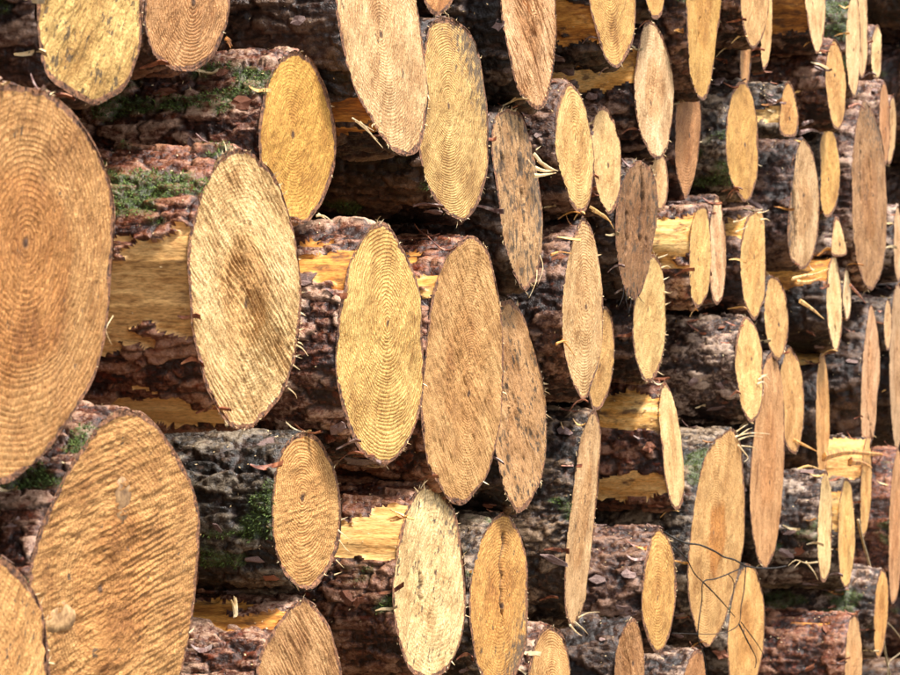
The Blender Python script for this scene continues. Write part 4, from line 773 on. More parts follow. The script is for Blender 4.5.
    dict(label='thin pinkish split log end standing before dark bark at the right', x=6.2197, y=-0.0059, z=1.3037, a=0.0577, b=-0.0285, m=[0.1604, 0.0, 0.1604], prof=[0.167, 0.1771, 0.1746, 0.1688, 0.1627, 0.1577, 0.1556, 0.1569, 0.1619, 0.1696, 0.1749, 0.1675, 0.1578, 0.1514, 0.1481, 0.1473, 0.1499, 0.1546, 0.1579, 0.1584, 0.1591, 0.1616, 0.1667, 0.1724, 0.1721, 0.1662, 0.1609, 0.1575, 0.1558, 0.1554, 0.1569, 0.1598, 0.1595, 0.149, 0.1427, 0.1502], tint=(202, 156, 110), heart=0.4, rings=0.1, saw=0.3, ang=88, specks=0.4, fuzz=0.3, bark='dark', moss=0.0, mossr=(90, 200), bare=[], flakes=7, cracks=[[(0.0009, 0.1466, 0.006), (-0.0219, 0.0907, 0.01), (-0.0285, 0.0418, 0.006)], [(-0.0622, -0.042, 0.004), (0.0644, -0.135, 0.006)]]),
    dict(label='grey tan strip of a log end at the right edge, mid height', x=6.7232, y=0.0205, z=1.3338, a=0.0822, b=-0.005, m=[0.2046, 0.0, 0.2046], tint=(184, 148, 106), heart=0.35, rings=0.1, saw=0.3, ang=88, specks=0.2, fuzz=0.1, bark='dark', moss=0.0, mossr=(90, 200), bare=[], flakes=7),
    dict(label='tiny log end with flat foot and silvery bark, near the big grey streaked one', x=5.8434, y=-0.0082, z=1.6053, a=-0.16, b=0.0534, m=[0.0468, 0.0001, 0.0431], prof=[0.0436, 0.0406, 0.0388, 0.0379, 0.0378, 0.0384, 0.0399, 0.0422, 0.0454, 0.0495, 0.052, 0.0497, 0.0454, 0.0418, 0.0395, 0.0384, 0.0383, 0.0394, 0.042, 0.046, 0.0513, 0.0556, 0.0525, 0.0464, 0.0415, 0.0382, 0.0365, 0.0358, 0.0362, 0.0376, 0.0402, 0.0443, 0.05, 0.0554, 0.0538, 0.0483], tint=(224, 184, 124), heart=0.35, rings=0.2, saw=0.3, ang=80, specks=0.1, fuzz=0.3, bark='pinkgrey', moss=0.0, mossr=(90, 200), bare=[], flakes=10),
    dict(label='thin pale strip of a log end below the tiny flat-footed one', x=5.8233, y=-0.0041, z=1.4714, a=0.0371, b=0.0287, m=[0.104, 0.0, 0.104], tint=(224, 190, 130), heart=0.35, rings=0.1, saw=0.2, ang=60, specks=0.3, fuzz=0.4, bark='dark', moss=0.0, mossr=(90, 200), bare=[(100, 150)], flakes=7, cracks=[[(0.0003, -0.0304, 0.006), (0.006, -0.0725, 0.008)]]),
    dict(label='narrowest whitish strip of a log end, below and right of the tiny flat-footed one', x=5.9857, y=0.0009, z=1.4916, a=0.025, b=-0.0024, m=[0.0582, 0.0, 0.0582], tint=(228, 200, 150), heart=0.35, rings=0.1, saw=0.15, ang=60, specks=0.1, fuzz=0.2, bark='dark', moss=0.0, mossr=(90, 200), bare=[], flakes=7),
    dict(label='grey brown strip of a log end at the right edge, lower half', x=6.3296, y=-0.0449, z=0.9695, a=0.0793, b=-0.0196, m=[0.1753, -0.0, 0.1753], tint=(186, 136, 86), heart=0.35, rings=0.1, saw=0.2, ang=60, specks=0.3, fuzz=0.1, bark='red', moss=0.3, mossr=(90, 200), bare=[], flakes=7),
    dict(label='log with fibrous torn orange bark at the bottom right corner, its end a narrow strip', x=5.5627, y=-0.0931, z=0.7385, a=0.0385, b=-0.0185, m=[0.1135, -0.0, 0.1135], tint=(200, 154, 98), heart=0.35, rings=0.1, saw=0.2, ang=60, specks=0.2, fuzz=0.4, bark='red', moss=0.0, mossr=(90, 200), bare=[], flakes=7),
    dict(label='thin amber strip of a log end behind dry stems at the bottom right', x=5.943, y=-0.0805, z=0.8138, a=0.012, b=-0.0297, m=[0.0945, 0.0, 0.0945], tint=(204, 150, 78), heart=0.35, rings=0.1, saw=0.15, ang=60, specks=0.1, fuzz=0.2, bark='pinkgrey', moss=0.6, mossr=(110, 200), bare=[], flakes=10),
    dict(label='pale patch of a log end hidden behind the dark ragged one', x=4.5292, y=0.0366, z=1.6627, a=-0.0615, b=0.0315, m=[0.0533, 0.0, 0.0533], tint=(206, 166, 112), heart=0.35, rings=0.1, saw=0.2, ang=60, specks=0.2, fuzz=0.3, bark='dark', moss=0.0, mossr=(90, 200), bare=[], flakes=7),
    dict(label='orange rim of a log end at the very top, above the slender pale yellow one', x=3.38, y=0.0284, z=1.9445, a=0.0217, b=-0.0155, m=[0.1284, 0.0, 0.1284], tint=(200, 140, 80), heart=0.35, rings=0.2, saw=0.15, ang=60, specks=0.3, fuzz=0.6, bark='dark', moss=0.0, mossr=(90, 200), bare=[], flakes=7),
    dict(label='short pale sliver of a log end right of the pinkish split one', x=6.4737, y=-0.0008, z=1.429, a=0.0296, b=-0.0006, m=[0.0626, 0.0, 0.0626], tint=(206, 166, 116), heart=0.35, rings=0.1, saw=0.15, ang=60, specks=0.2, fuzz=0.2, bark='dark', moss=0.0, mossr=(90, 200), bare=[], flakes=7),
    dict(label='pale sliver at the right edge, just right of the big grey brown streaked end', x=6.6097, y=-0.0003, z=1.6212, a=0.059, b=-0.0037, m=[0.0922, 0.0, 0.0922], tint=(196, 158, 112), heart=0.35, rings=0.1, saw=0.15, ang=60, specks=0.2, fuzz=0.2, bark='pinkgrey', moss=0.0, mossr=(90, 200), bare=[], flakes=10),
]
ROOTS = []
for i, d in enumerate(LOGS):
    d.setdefault('seed', 101 + 7 * i)
    ROOTS.append(build_log('pine_log', d))

# ---------------------------------------------------------------- logs lying deeper or beyond the frame: copies of a few
DEEP = [  # x, z, radius, y of the end, 1 = set deep between the logs in view
    (6.49, 0.7, 0.135, 0.17, 1), (4.71, 2.24, 0.119, 0.03, 0), (6.35, 2.16, 0.104, 0.17, 1), (3.17, 0.92, 0.09, 0.17, 1), (3.99, 0.68, 0.093, 0.03, 0), (2.75, 1.86, 0.09, 0.03, 0),
    (6.73, 1, 0.126, 0.17, 1), (3.87, 2.04, 0.101, 0.03, 0), (7.07, 1.4, 0.145, 0.17, 1), (6.75, 2.02, 0.141, 0.17, 1), (3.71, 0.78, 0.112, 0.03, 0), (5.33, 2.26, 0.117, 0.03, 0),
    (1.93, 0.96, 0.091, 0.03, 0), (1.75, 1.04, 0.103, 0.03, 0), (4.39, 1.26, 0.091, 0.26, 1), (5.51, 0.5, 0.128, 0.03, 0), (2.69, 1.18, 0.101, 0.17, 1), (5.99, 0.58, 0.14, 0.17, 1),
    (2.83, 0.8, 0.088, 0.03, 0), (4.09, 2.12, 0.087, 0.03, 0), (4.19, 0.62, 0.102, 0.03, 0), (6.89, 1.6, 0.107, 0.17, 1), (2.17, 0.84, 0.108, 0.03, 0), (4.43, 2.14, 0.096, 0.03, 0),
    (3.45, 0.9, 0.114, 0.17, 1), (4.83, 0.64, 0.101, 0.03, 0), (1.83, 1.56, 0.119, 0.03, 0), (2.07, 1.74, 0.103, 0.03, 0), (6.33, 0.54, 0.088, 0.17, 1), (3.05, 2, 0.092, 0.03, 0),
    (6.99, 1.94, 0.109, 0.2, 1), (3.61, 2.1, 0.113, 0.03, 0), (2.35, 1.96, 0.122, 0.03, 0), (5.79, 0.44, 0.101, 0.03, 0), (1.85, 1.82, 0.128, 0.03, 0), (6.87, 0.8, 0.115, 0.17, 1),
    (5.11, 2.26, 0.1, 0.03, 0), (6.19, 0.42, 0.093, 0.03, 0), (5.71, 2.24, 0.111, 0.03, 0), (6.15, 2.36, 0.101, 0.03, 0), (6.93, 2.2, 0.111, 0.17, 1), (4.49, 0.74, 0.112, 0.17, 1),
    (2.51, 0.88, 0.125, 0.03, 0), (7.19, 1.78, 0.144, 0.2, 1), (1.67, 1.28, 0.131, 0.03, 0), (5.27, 0.64, 0.099, 0.03, 0), (5.05, 0.56, 0.13, 0.03, 0), (3.31, 0.72, 0.111, 0.03, 0),
    (5.93, 2.36, 0.116, 0.03, 0), (7.25, 1.22, 0.106, 0.03, 0), (6.91, 2.4, 0.087, 0.03, 0), (7.27, 2.04, 0.125, 0.03, 0), (6.69, 2.3, 0.109, 0.17, 1), (7.17, 2.3, 0.101, 0.03, 0),
    (7.05, 0.98, 0.137, 0.17, 1), (1.93, 1.26, 0.096, 0.03, 0), (5.53, 2.34, 0.091, 0.03, 0), (1.51, 1, 0.098, 0.03, 0), (1.59, 1.52, 0.105, 0.03, 0), (1.61, 1.88, 0.117, 0.03, 0),
    (6.47, 0.42, 0.093, 0.03, 0), (6.49, 2.38, 0.104, 0.03, 0), (6.77, 1.76, 0.09, 0.17, 1), (3.09, 1.1, 0.087, 0.29, 1), (5.77, 0.68, 0.099, 0.17, 1), (7.35, 1.48, 0.141, 0.03, 0),
    (7.45, 1.74, 0.116, 0.03, 0), (7.11, 0.72, 0.127, 0.17, 1), (7.53, 2.1, 0.109, 0.03, 0), (7.61, 1.38, 0.113, 0.03, 0), (7.67, 1.64, 0.123, 0.03, 0), (7.41, 1.06, 0.117, 0.03, 0),
    (7.75, 2, 0.09, 0.03, 0), (5.19, 1.74, 0.089, 0.17, 1), (6.95, 0.56, 0.096, 0.2, 1), (7.69, 1.18, 0.093, 0.03, 0), (7.13, 2.5, 0.1, 0.03, 0), (7.37, 2.44, 0.11, 0.03, 0),
    (6.75, 0.5, 0.11, 0.17, 1), (7.61, 2.42, 0.128, 0.03, 0), (6.99, 0.32, 0.111, 0.03, 0), (7.19, 0.46, 0.109, 0.03, 0), (7.37, 0.66, 0.103, 0.03, 0), (7.87, 2.2, 0.119, 0.03, 0),
    (7.43, 0.42, 0.12, 0.03, 0), (4.79, 1.34, 0.106, 0.23, 1), (7.83, 1.02, 0.093, 0.03, 0), (7.87, 1.56, 0.09, 0.03, 0), (7.85, 2.48, 0.116, 0.03, 0), (7.81, 1.34, 0.088, 0.03, 0),
    (7.67, 0.42, 0.117, 0.03, 0), (7.79, 0.2, 0.12, 0.03, 0), (7.65, 0.66, 0.118, 0.03, 0), (7.61, 0.92, 0.104, 0.03, 0), (7.87, 0.56, 0.121, 0.03, 0), (2.57, 2, 0.099, 0.03, 0),
    (7.89, 1.82, 0.135, 0.03, 0), (3.03, 0.78, 0.105, 0.03, 0), (7.27, 0.26, 0.093, 0.03, 0), (5.33, 0.82, 0.088, 0.17, 1), (7.31, 0.86, 0.103, 0.03, 0), (7.89, 0.78, 0.097, 0.03, 0),
    (4.63, 0.56, 0.104, 0.03, 0), (2.85, 2.04, 0.094, 0.03, 0), (6.21, 0.7, 0.108, 0.17, 1), (5.61, 1.48, 0.098, 0.17, 1), (2.11, 1.94, 0.097, 0.03, 0), (7.59, 1.9, 0.094, 0.03, 0),
    (2.39, 1.5, 0.093, 0.17, 1), (7.55, 0.24, 0.093, 0.03, 0), (6.41, 1.58, 0.092, 0.17, 1), (3.21, 1.54, 0.09, 0.23, 1), (6.55, 2.14, 0.089, 0.17, 1), (7.37, 2.24, 0.087, 0.03, 0),
    (3.51, 0.7, 0.087, 0.03, 0), (1.51, 1.7, 0.086, 0.03, 0), (4.23, 1.82, 0.085, 0.2, 1), (3.85, 1.1, 0.084, 0.2, 1), (7.45, 1.26, 0.084, 0.03, 0), (3.21, 2.08, 0.084, 0.03, 0),
    (6.63, 0.34, 0.082, 0.03, 0), (6.45, 1.2, 0.082, 0.17, 1), (4.93, 2.22, 0.081, 0.03, 0), (4.25, 2.18, 0.081, 0.03, 0), (6.75, 2.48, 0.078, 0.03, 0), (6.97, 1.18, 0.076, 0.17, 1),
    (4.61, 0.92, 0.075, 0.17, 1), (7.89, 1.18, 0.075, 0.03, 0), (5.43, 1.88, 0.074, 0.17, 1), (6.49, 1.74, 0.073, 0.17, 1), (5.87, 1.84, 0.073, 0.17, 1), (4.13, 0.9, 0.072, 0.2, 1),
    (7.67, 2.22, 0.072, 0.03, 0), (6.79, 0.32, 0.072, 0.03, 0), (6.71, 0.68, 0.072, 0.17, 1), (1.67, 1.68, 0.071, 0.03, 0), (4.31, 1.1, 0.071, 0.17, 1), (4.37, 0.6, 0.07, 0.03, 0),
    (6.97, 1.76, 0.069, 0.17, 1), (6.55, 1.08, 0.068, 0.17, 1), (2.73, 1.66, 0.067, 0.29, 1), (6.11, 0.86, 0.067, 0.17, 1), (6.31, 2.42, 0.067, 0.03, 0), (7.89, 0.36, 0.066, 0.03, 0),
    (4.17, 1.52, 0.066, 0.17, 1), (1.65, 0.9, 0.066, 0.03, 0), (7.09, 2.12, 0.065, 0.17, 1), (7.47, 0.8, 0.065, 0.03, 0), (5.31, 0.48, 0.063, 0.03, 0), (4.83, 1.86, 0.063, 0.17, 1),
    (5.71, 0.84, 0.062, 0.17, 1), (5.45, 1.38, 0.062, 0.17, 1), (7.43, 1.92, 0.062, 0.03, 0), (6.65, 0.82, 0.062, 0.17, 1), (2.81, 1.36, 0.062, 0.2, 1), (3.19, 1.24, 0.061, 0.17, 1),
    (2.65, 1.02, 0.061, 0.17, 1), (5.27, 1.58, 0.061, 0.17, 1), (3.81, 0.94, 0.061, 0.17, 1), (4.91, 0.8, 0.06, 0.17, 1), (2.49, 1.62, 0.06, 0.17, 1), (1.51, 1.16, 0.059, 0.03, 0),
    (4.33, 1.4, 0.058, 0.17, 1), (2.83, 1.48, 0.056, 0.17, 1), (7.77, 0.88, 0.056, 0.03, 0), (3.49, 1.12, 0.056, 0.17, 1), (3.91, 1.24, 0.055, 0.17, 1), (1.83, 1.38, 0.054, 0.03, 0),
    (2.69, 0.84, 0.054, 0.03, 0), (3.83, 0.66, 0.054, 0.03, 0), (7.17, 1.58, 0.054, 0.2, 1), (1.51, 1.38, 0.054, 0.03, 0), (7.49, 2.56, 0.053, 0.03, 0), (5.41, 0.94, 0.053, 0.17, 1),
    (2.33, 0.9, 0.053, 0.03, 0), (6.01, 1.38, 0.053, 0.17, 1), (6.55, 0.9, 0.053, 0.17, 1), (7.71, 2.58, 0.053, 0.03, 0), (7.23, 1.06, 0.052, 0.03, 0),
]
protos = []
for k, bk in enumerate(('dark', 'purple', 'dark', 'red')):  # mostly dark bark kinds: their colour stands in for shade in the gaps
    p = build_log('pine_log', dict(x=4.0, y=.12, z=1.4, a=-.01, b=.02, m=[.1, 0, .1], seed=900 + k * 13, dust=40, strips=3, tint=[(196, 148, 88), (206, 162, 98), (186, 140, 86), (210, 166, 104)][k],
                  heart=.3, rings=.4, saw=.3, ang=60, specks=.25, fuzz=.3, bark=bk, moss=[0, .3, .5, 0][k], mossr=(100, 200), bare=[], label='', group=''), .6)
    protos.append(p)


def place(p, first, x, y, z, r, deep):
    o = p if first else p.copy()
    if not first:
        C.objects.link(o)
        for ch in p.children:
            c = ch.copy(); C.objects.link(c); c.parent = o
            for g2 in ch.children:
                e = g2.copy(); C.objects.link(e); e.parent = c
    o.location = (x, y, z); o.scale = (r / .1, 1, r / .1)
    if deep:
        o['label'] = 'log set deep between others, bark coloured dark for the shade there, its sawn end hidden'; o['group'] = 'logs set deep in the pile'
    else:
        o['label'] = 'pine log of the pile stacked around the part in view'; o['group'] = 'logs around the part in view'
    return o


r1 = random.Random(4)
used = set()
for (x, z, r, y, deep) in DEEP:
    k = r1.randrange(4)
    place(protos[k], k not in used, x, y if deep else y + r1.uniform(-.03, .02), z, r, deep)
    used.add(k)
SPLINTERS = [  # index of the log, material, strands (points, widths) in metres from the middle of its sawn end
    (52, M_FIBRE, [([(0.0789, -0.014, 0.1728), (0.1343, -0.0196, 0.1765), (0.1995, -0.0253, 0.1763), (0.2908, -0.0313, 0.1715)], 0.00206), ([(0.1017, -0.0142, 0.1666), (0.172, -0.0203, 0.1716), (0.2544, -0.0261, 0.1671)], 0.00205), ([(0.084, -0.0147, 0.1817), (0.1168, -0.02, 0.1898), (0.1364, -0.0247, 0.1947)], 0.002), ([(0.1037, -0.0137, 0.1575), (0.1345, -0.0177, 0.1437), (0.1506, -0.0215, 0.1322), (0.1071, -0.0241, 0.1268)], 0.00199), ([(0.1072, -0.0148, 0.1737), (0.1473, -0.0203, 0.1834), (0.1676, -0.025, 0.1865)], 0.00201), ([(0.1259, -0.0142, 0.1549), (0.1915, -0.0196, 0.1507), (0.2144, -0.0238, 0.1444)], 0.00203)]),
    (18, M_FIBRE, [([(-0.2052, -0.0011, -0.0216), (-0.183, -0.0059, -0.033), (-0.1502, -0.0106, -0.0397), (-0.135, -0.0149, -0.0417)], 0.00391), ([(-0.204, -0.0022, -0.0412), (-0.1756, -0.0066, -0.0438), (-0.146, -0.0108, -0.0423)], 0.0039), ([(-0.2105, -0.0027, -0.0527), (-0.1766, -0.0069, -0.0495), (-0.1321, -0.0111, -0.0443)], 0.00391), ([(-0.1882, -0.0017, -0.029), (-0.1608, -0.0065, -0.0388), (-0.1364, -0.0109, -0.0417)], 0.00391)]),
    (13, M_FIBRE, [([(-0.1307, -0.0104, -0.1137), (-0.1112, -0.0151, -0.1192), (-0.0851, -0.0199, -0.1254)], 0.00137), ([(-0.1189, -0.0107, -0.1162), (-0.1, -0.0157, -0.1252), (-0.0745, -0.0208, -0.1351)], 0.00138), ([(-0.1066, -0.0109, -0.1165), (-0.0818, -0.0162, -0.1286)], 0.00138), ([(-0.0919, -0.0114, -0.1211), (-0.0764, -0.0166, -0.1328), (-0.0604, -0.0217, -0.1434)], 0.00138)]),
    (21, M_BARE, [([(-0.1395, -0.0093, -0.0443), (-0.119, -0.0121, -0.0529), (-0.0856, -0.0142, -0.0703)], 0.00289), ([(-0.1753, -0.0112, -0.0499), (-0.1496, -0.0138, -0.0457), (-0.1356, -0.017, -0.0471)], 0.00286), ([(-0.2079, -0.0137, 0.0752), (-0.1708, -0.0157, 0.0804), (-0.108, -0.0163, 0.0793)], 0.00288)]),
    (19, M_BARE, [([(-0.1048, -0.004, -0.0787), (-0.0661, -0.0085, -0.0862), (-0.0374, -0.0129, -0.0941), (-0.0201, -0.0175, -0.1087)], 0.00274), ([(-0.0947, -0.0042, -0.0828), (-0.0558, -0.0087, -0.0903), (-0.0215, -0.0132, -0.0981)], 0.00274)]),
    (48, M_FIBRE, [([(0.0446, -0.0055, -0.0207), (0.0787, -0.0111, -0.0138), (0.1034, -0.0169, -0.0234)], 0.00223), ([(0.0366, -0.0055, -0.028), (0.0699, -0.0111, -0.0248), (0.0806, -0.0163, -0.036)], 0.00222), ([(0.059, -0.0061, -0.0154), (0.0998, -0.012, -0.0103)], 0.00223)]),
    (7, M_FIBRE, [([(0.075, -0.0083, -0.0259), (0.0842, -0.0132, -0.0332), (0.0935, -0.0181, -0.0394)], 0.00102), ([(0.0766, -0.0089, -0.0373), (0.0856, -0.0139, -0.048), (0.0872, -0.0182, -0.0514)], 0.00102), ([(0.0669, -0.009, -0.0592), (0.0785, -0.0142, -0.069)], 0.00102), ([(0.0838, -0.0085, -0.0151), (0.0939, -0.0131, -0.0122)], 0.00102), ([(0.0603, -0.0092, -0.0756), (0.0729, -0.014, -0.0731)], 0.00102)]),
    (15, M_FIBRE, [([(0.0652, -0.0076, -0.1031), (0.0395, -0.0141, -0.1205), (-0.0203, -0.0226, -0.1436)], 0.00096), ([(0.0885, -0.0048, -0.0814), (0.0844, -0.0105, -0.0999), (0.0345, -0.0186, -0.1234)], 0.00097), ([(0.0629, 0.0049, 0.0515), (0.0833, 0.001, 0.0413), (0.1002, -0.0027, 0.0365)], 0.00099), ([(0.1122, 0.0085, 0.0687), (0.1272, 0.0056, 0.0753)], 0.001)]),
    (46, M_FIBRE, [([(0.0131, -0.0032, 0.0931), (0.0526, -0.0076, 0.0966), (0.0762, -0.0119, 0.1013)], 0.00207), ([(0.0379, -0.0033, 0.0811), (0.0696, -0.0076, 0.0842), (0.0855, -0.0117, 0.081)], 0.00207), ([(-0.1721, -0.0011, 0.0692), (-0.1205, -0.0057, 0.0748), (-0.0759, -0.0102, 0.0875)], 0.00201), ([(-0.1563, -0.0011, 0.0518), (-0.1274, -0.0054, 0.0564), (-0.0904, -0.0099, 0.065)], 0.00201)]),
    (20, M_TWIG, [([(-0.055, 0.0055, -0.0948), (-0.0698, 0.003, -0.1125), (-0.1005, 0.001, -0.1286)], 0.00133), ([(-0.0218, 0.0047, -0.1022), (-0.0258, 0.002, -0.1214), (-0.051, 0.0, -0.1407)], 0.00135), ([(0.0149, 0.0031, -0.0968), (0.0157, 0.0, -0.1129), (0.0375, -0.0041, -0.1239)], 0.00137), ([(-0.033, 0.005, -0.0992), (-0.0529, 0.0028, -0.1186), (-0.0472, -0.0006, -0.1328)], 0.00135), ([(0.0002, 0.0041, -0.1051), (-0.0091, 0.0016, -0.1244)], 0.00136)]),
    (23, M_FIBRE, [([(0.0322, -0.0051, 0.1038), (0.0555, -0.0094, 0.1077), (0.066, -0.0135, 0.1113)], 0.00185), ([(0.0532, -0.0048, 0.0876), (0.0767, -0.009, 0.0915), (0.0881, -0.013, 0.0884)], 0.00185), ([(0.0682, -0.0043, 0.0678), (0.0917, -0.0086, 0.0733)], 0.00186), ([(0.0768, -0.0038, 0.0478), (0.1012, -0.0079, 0.0464), (0.1119, -0.0121, 0.0517)], 0.00186), ([(0.0857, -0.0032, 0.026), (0.1094, -0.0075, 0.0313)], 0.00186)]),
    (3, M_FIBRE, [([(0.1266, -0.004, -0.0578), (0.1361, -0.0081, -0.0621), (0.1401, -0.0123, -0.0696)], 0.00096), ([(0.1179, -0.0041, -0.0789), (0.1273, -0.0083, -0.0843)], 0.00095), ([(0.1352, -0.0039, -0.0419), (0.1449, -0.008, -0.0398)], 0.00096), ([(0.1038, -0.0042, -0.103), (0.1131, -0.0084, -0.1094), (0.1088, -0.0124, -0.1146)], 0.00095), ([(-0.304, 0.001, -0.0303), (-0.3265, -0.0029, -0.0431), (-0.3227, -0.007, -0.0567)], 0.00082)]),
    (4, M_FIBRE, [([(0.0437, -0.0045, -0.0854), (0.0556, -0.0095, -0.085), (0.0704, -0.0146, -0.0913)], 0.0017), ([(0.0487, -0.0049, -0.083), (0.0608, -0.0098, -0.0882)], 0.0017)]),
    (55, M_FIBRE, [([(-0.0154, 0.0092, -0.1569), (0.0417, 0.0133, -0.1717), (0.081, 0.0151, -0.1849)], 0.00232), ([(-0.0506, 0.005, -0.1579), (-0.013, 0.0068, -0.1722), (0.0235, 0.0079, -0.182)], 0.00229), ([(0.0196, 0.0132, -0.1543), (0.089, 0.0174, -0.1532), (0.1855, 0.0256, -0.1609)], 0.00238)]),
    (66, M_BARE, [([(-0.5198, -0.0201, 0.0411), (-0.4172, -0.0201, 0.049), (-0.2982, -0.0195, 0.0554), (-0.1334, -0.0169, 0.0713)], 0.00513), ([(-0.476, -0.0186, 0.0361), (-0.3608, -0.0183, 0.0383), (-0.2133, -0.0164, 0.0512)], 0.00507), ([(-0.4366, -0.0182, -0.0002), (-0.3224, -0.0184, -0.0147), (-0.2032, -0.0185, -0.0339)], 0.00507)]),
    (9, M_FIBRE, [([(-0.0196, -0.0007, 0.1389), (-0.0235, -0.0046, 0.1468), (-0.0243, -0.0085, 0.1501)], 0.00126), ([(-0.0071, -0.0009, 0.1417), (-0.0046, -0.0049, 0.1475)], 0.00127), ([(-0.0321, -0.0005, 0.1362), (-0.0391, -0.0043, 0.1427)], 0.00126)]),
    (11, M_FIBRE, [([(-0.0131, 0.002, 0.1193), (-0.0259, -0.0012, 0.1274), (-0.0223, -0.0053, 0.1323)], 0.00124), ([(0.0104, 0.001, 0.1206), (0.0141, -0.003, 0.1255)], 0.00126), ([(-0.0363, 0.0029, 0.118), (-0.0589, 0.0001, 0.1254)], 0.00123)]),
    (60, M_FIBRE, [([(-0.3583, -0.0123, -0.0314), (-0.5144, -0.0207, -0.0213), (-0.6425, -0.0283, -0.0057), (-0.746, -0.0353, -0.0088)], 0.00184), ([(-0.4921, -0.0161, -0.0212), (-0.4264, -0.0182, -0.0456), (-0.4043, -0.0216, -0.063)], 0.00196), ([(-0.5567, -0.0179, -0.0162), (-0.6416, -0.0243, -0.0209)], 0.00188)]),
    (61, M_BARE, [([(-0.7666, -0.0618, 0.095), (-0.4615, -0.0432, 0.0925), (0.0063, -0.0119, 0.0697), (0.5625, 0.0261, 0.0425)], 0.00949), ([(-0.3343, -0.0289, 0.0668), (-0.1475, -0.0188, 0.0567), (0.0158, -0.0101, 0.0387)], 0.00874)]),
    (42, M_FLAKE, [([(-0.2494, 0.0026, 0.0798), (-0.1778, -0.0028, 0.0908), (-0.076, -0.0087, 0.092)], 0.0051), ([(-0.2756, 0.0031, 0.0602), (-0.1867, -0.0026, 0.0722), (-0.0946, -0.0083, 0.0704)], 0.00508)]),
    (50, M_BARE, [([(-0.0062, -0.0039, -0.0791), (0.088, -0.011, -0.0946), (0.1765, -0.0179, -0.1102)], 0.00416), ([(0.0211, -0.0064, -0.1409), (0.1009, -0.0125, -0.1362), (0.2086, -0.0198, -0.1491)], 0.00419)]),
    (43, M_FLAKE_RED, [([(-0.2444, 0.0004, 0.177), (-0.154, -0.0038, 0.1925), (-0.0845, -0.0082, 0.1848)], 0.00435), ([(-0.2373, -0.0025, -0.1984), (-0.1481, -0.007, -0.2205), (-0.1015, -0.0114, -0.2373)], 0.00434)]),
]
TWIGS = [
    ('bare_twig', 'thin dark bare twig with forked side shoots in front of the orange hearted end', 'twig', M_TWIG, (4.1949, -0.06, 1.0997), [([(0.0, 0.0, 0.0), (0.0369, 0.0, -0.0086), (0.1317, 0.0, -0.0261), (0.2305, 0.0, -0.0362), (0.3405, 0.0, -0.0555), (0.3975, 0.0, -0.0681), (0.478, 0.0, -0.0791), (0.5611, 0.0, -0.0958), (0.671, 0.0, -0.1078), (0.794, 0.0, -0.1174), (0.888, 0.0, -0.121)], 0.00175, 0.00129), ([(0.5611, 0.0, -0.0958), (0.5458, 0.0, -0.1361), (0.523, 0.0, -0.1634), (0.5079, 0.0, -0.1912), (0.4192, 0.0, -0.1961), (0.3405, 0.0, -0.1916), (0.2305, 0.0, -0.1806), (0.0493, 0.0, -0.1609)], 0.00109, 0.00055), ([(0.5611, 0.0, -0.0958), (0.4265, 0.0, -0.0989), (0.3335, 0.0, -0.0998), (0.2507, 0.0, -0.0979), (0.244, 0.0, -0.1266), (0.2238, 0.0, -0.1572), (0.2171, 0.0, -0.1889), (0.2575, 0.0, -0.2175), (0.2849, 0.0, -0.2778)], 0.00115, 0.00098), ([(0.0493, 0.0, -0.0235), (0.1381, 0.0, -0.0504), (0.1905, 0.0, -0.0784), (0.2507, 0.0, -0.0979)], 0.00106, 0.0009), ([(0.4265, 0.0, -0.0989), (0.4706, 0.0, -0.1177), (0.4484, 0.0, -0.1532), (0.4411, 0.0, -0.1644)], 0.00102, 0.00051), ([(0.2507, 0.0, -0.0979), (0.3265, 0.0, -0.1223), (0.4047, 0.0, -0.1493), (0.478, 0.0, -0.1763)], 0.00145, 0.0006), ([(0.5079, 0.0, -0.1912), (0.5765, 0.0, -0.2291), (0.6391, 0.0, -0.2637), (0.6312, 0.0, -0.2804)], 0.00149, 0.00061), ([(0.523, 0.0, -0.1892), (0.655, 0.0, -0.2425), (0.7195, 0.0, -0.276)], 0.00116, 0.00054)]),
    ('dry_stem', 'grey bent stem crossing the bottom right corner before the amber strip', 'stem', M_STEM, (5.8427, -0.05, 1.0165), [([(0.0, 0.0, 0.0), (0.0451, 0.0, -0.0409), (0.114, 0.0, -0.0926), (0.2082, 0.0, -0.1649), (0.2807, 0.0, -0.2369), (0.3176, 0.0, -0.3067), (0.418, 0.0, -0.407)], 0.00314, 0.00224), ([(0.2807, 0.0, -0.2369), (0.3926, 0.0, -0.261), (0.5347, 0.0, -0.3068)], 0.00228, 0.00137)]),
    ('dry_stem', 'pale dry grass stem curving up at the very bottom right corner', 'stem', M_STEM, (6.0854, -0.07, 0.6312), [([(0.0, 0.0, 0.0), (0.0, 0.0, 0.0545), (0.0871, 0.0, 0.0626), (0.2157, 0.0, 0.0645)], 0.00225, 0.00135), ([(0.0, 0.0, 0.048), (-0.0487, 0.0, 0.0924), (-0.0967, 0.0, 0.1189)], 0.00172, 0.00086)]),
]
CHIPS = [
    ('wood_chip', 'pale splintered wood chip standing upright left of the slant-grooved bottom log', (2.7138, 0.02, 1.1173), 0.0232),
    ('wood_chip', 'small orange bark curl caught under the ringed tan end at the top', (2.6521, 0.0, 1.7043), 0.0124),
]


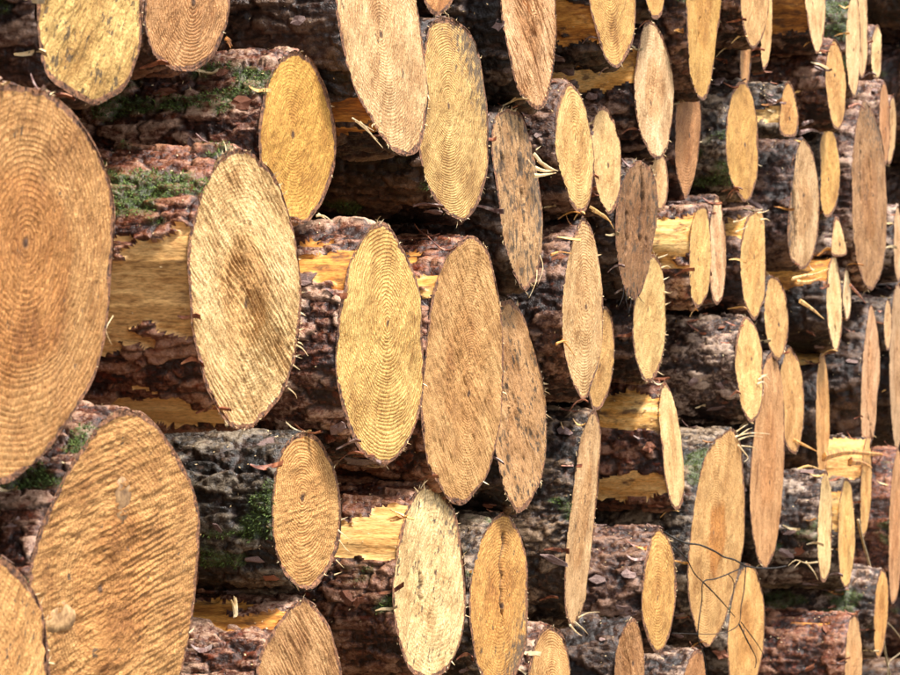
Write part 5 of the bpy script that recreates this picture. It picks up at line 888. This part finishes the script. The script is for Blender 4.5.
def strand(V, F, pts, w0, w1, sides=5, flat=1.0, rr=None):
    """a tapering, slightly crooked rod through the points"""
    P = [Vector(p) for p in pts]
    if len(P) > 2:          # smooth the path
        Q = []
        for i in range(len(P) - 1):
            a, b, c, e = P[max(i - 1, 0)], P[i], P[i + 1], P[min(i + 2, len(P) - 1)]
            for u in (0, .34, .67):
                Q.append(.5 * ((2 * b) + (c - a) * u + (2 * a - 5 * b + 4 * c - e) * u * u + (3 * b - a - 3 * c + e) * u ** 3))
        P = Q + [P[-1]]
    o = len(V); n = len(P)
    for i, p in enumerate(P):
        dr = (P[min(i + 1, n - 1)] - P[max(i - 1, 0)]).normalized()
        s1 = dr.cross(Vector((.3, 1, .2))).normalized(); s2 = dr.cross(s1)
        w = (w0 + (w1 - w0) * i / (n - 1)) * (1 + (rr.uniform(-.18, .18) if rr else 0))
        for k in range(sides):
            a = 2 * math.pi * k / sides
            V.append(tuple(p + s1 * (w * math.cos(a)) + s2 * (w * flat * math.sin(a))))
    for i in range(n - 1):
        for k in range(sides):
            k2 = (k + 1) % sides
            F.append((o + i * sides + k, o + i * sides + k2, o + (i + 1) * sides + k2, o + (i + 1) * sides + k))
    V.append(tuple(P[0])); V.append(tuple(P[-1])); a, b = len(V) - 2, len(V) - 1
    T = []
    for k in range(sides):
        k2 = (k + 1) % sides
        T += [(a, o + k2, o + k), (b, o + (n - 1) * sides + k, o + (n - 1) * sides + k2)]
    return T


r2 = random.Random(8)
for li, mat, strands in SPLINTERS:
    face = [c for c in ROOTS[li].children if c.name.startswith('sawn_face')][0]
    for pts, w in strands:
        V, F = [], []
        T = strand(V, F, pts, w * r2.uniform(.8, 1.15), w * .15, 5, .5, r2)
        link('splinter', mesh_np('splinter', V, F, T, smooth=False), mat, face)

for nm, lab, cat, mat, org, segs in TWIGS:
    root = thing(nm, lab, cat, org)
    for i, (pts, w0, w1) in enumerate(segs):
        V, F = [], []
        T = strand(V, F, pts, w0, w1, 7, 1.0, r2)
        link('main_stem' if i == 0 else 'side_shoot', mesh_np('shoot', V, F, T), mat, root)
        if i == 0 and nm == 'bare_twig':
            for j in range(1, len(pts) - 1, 2):     # buds
                pass

for k, (nm, lab, pos, sz) in enumerate(CHIPS):
    root = thing(nm, lab, 'wood chip', pos)
    V, F, T = [], [], []
    if k == 0:
        for pts in ([(.15, 0, -.5), (.1, 0, 0), (-.12, -.05, .45)], [(.18, .02, -.5), (0, 0, -.1), (-.3, .0, .3)], [(.2, 0, -.45), (.12, -.06, .05), (.08, -.05, .38)]):
            T += strand(V, F, [tuple(c * sz for c in p) for p in pts], sz * .13, sz * .03, 5, .5, r2)
    else:
        for pts in ([(-.6, 0, .2), (0, -.1, .05), (.4, -.2, -.3)], [(-.4, 0, .3), (.1, -.1, .2), (.5, -.1, .1)], [(-.2, 0, 0), (0, -.1, -.2), (.1, -.2, -.5)]):
            T += strand(V, F, [tuple(c * sz for c in p) for p in pts], sz * .14, sz * .04, 5, .4, r2)
    link('chip_body', mesh_np('chip_body', V, F, T, smooth=False), M_FIBRE if k == 0 else M_BARE, root)
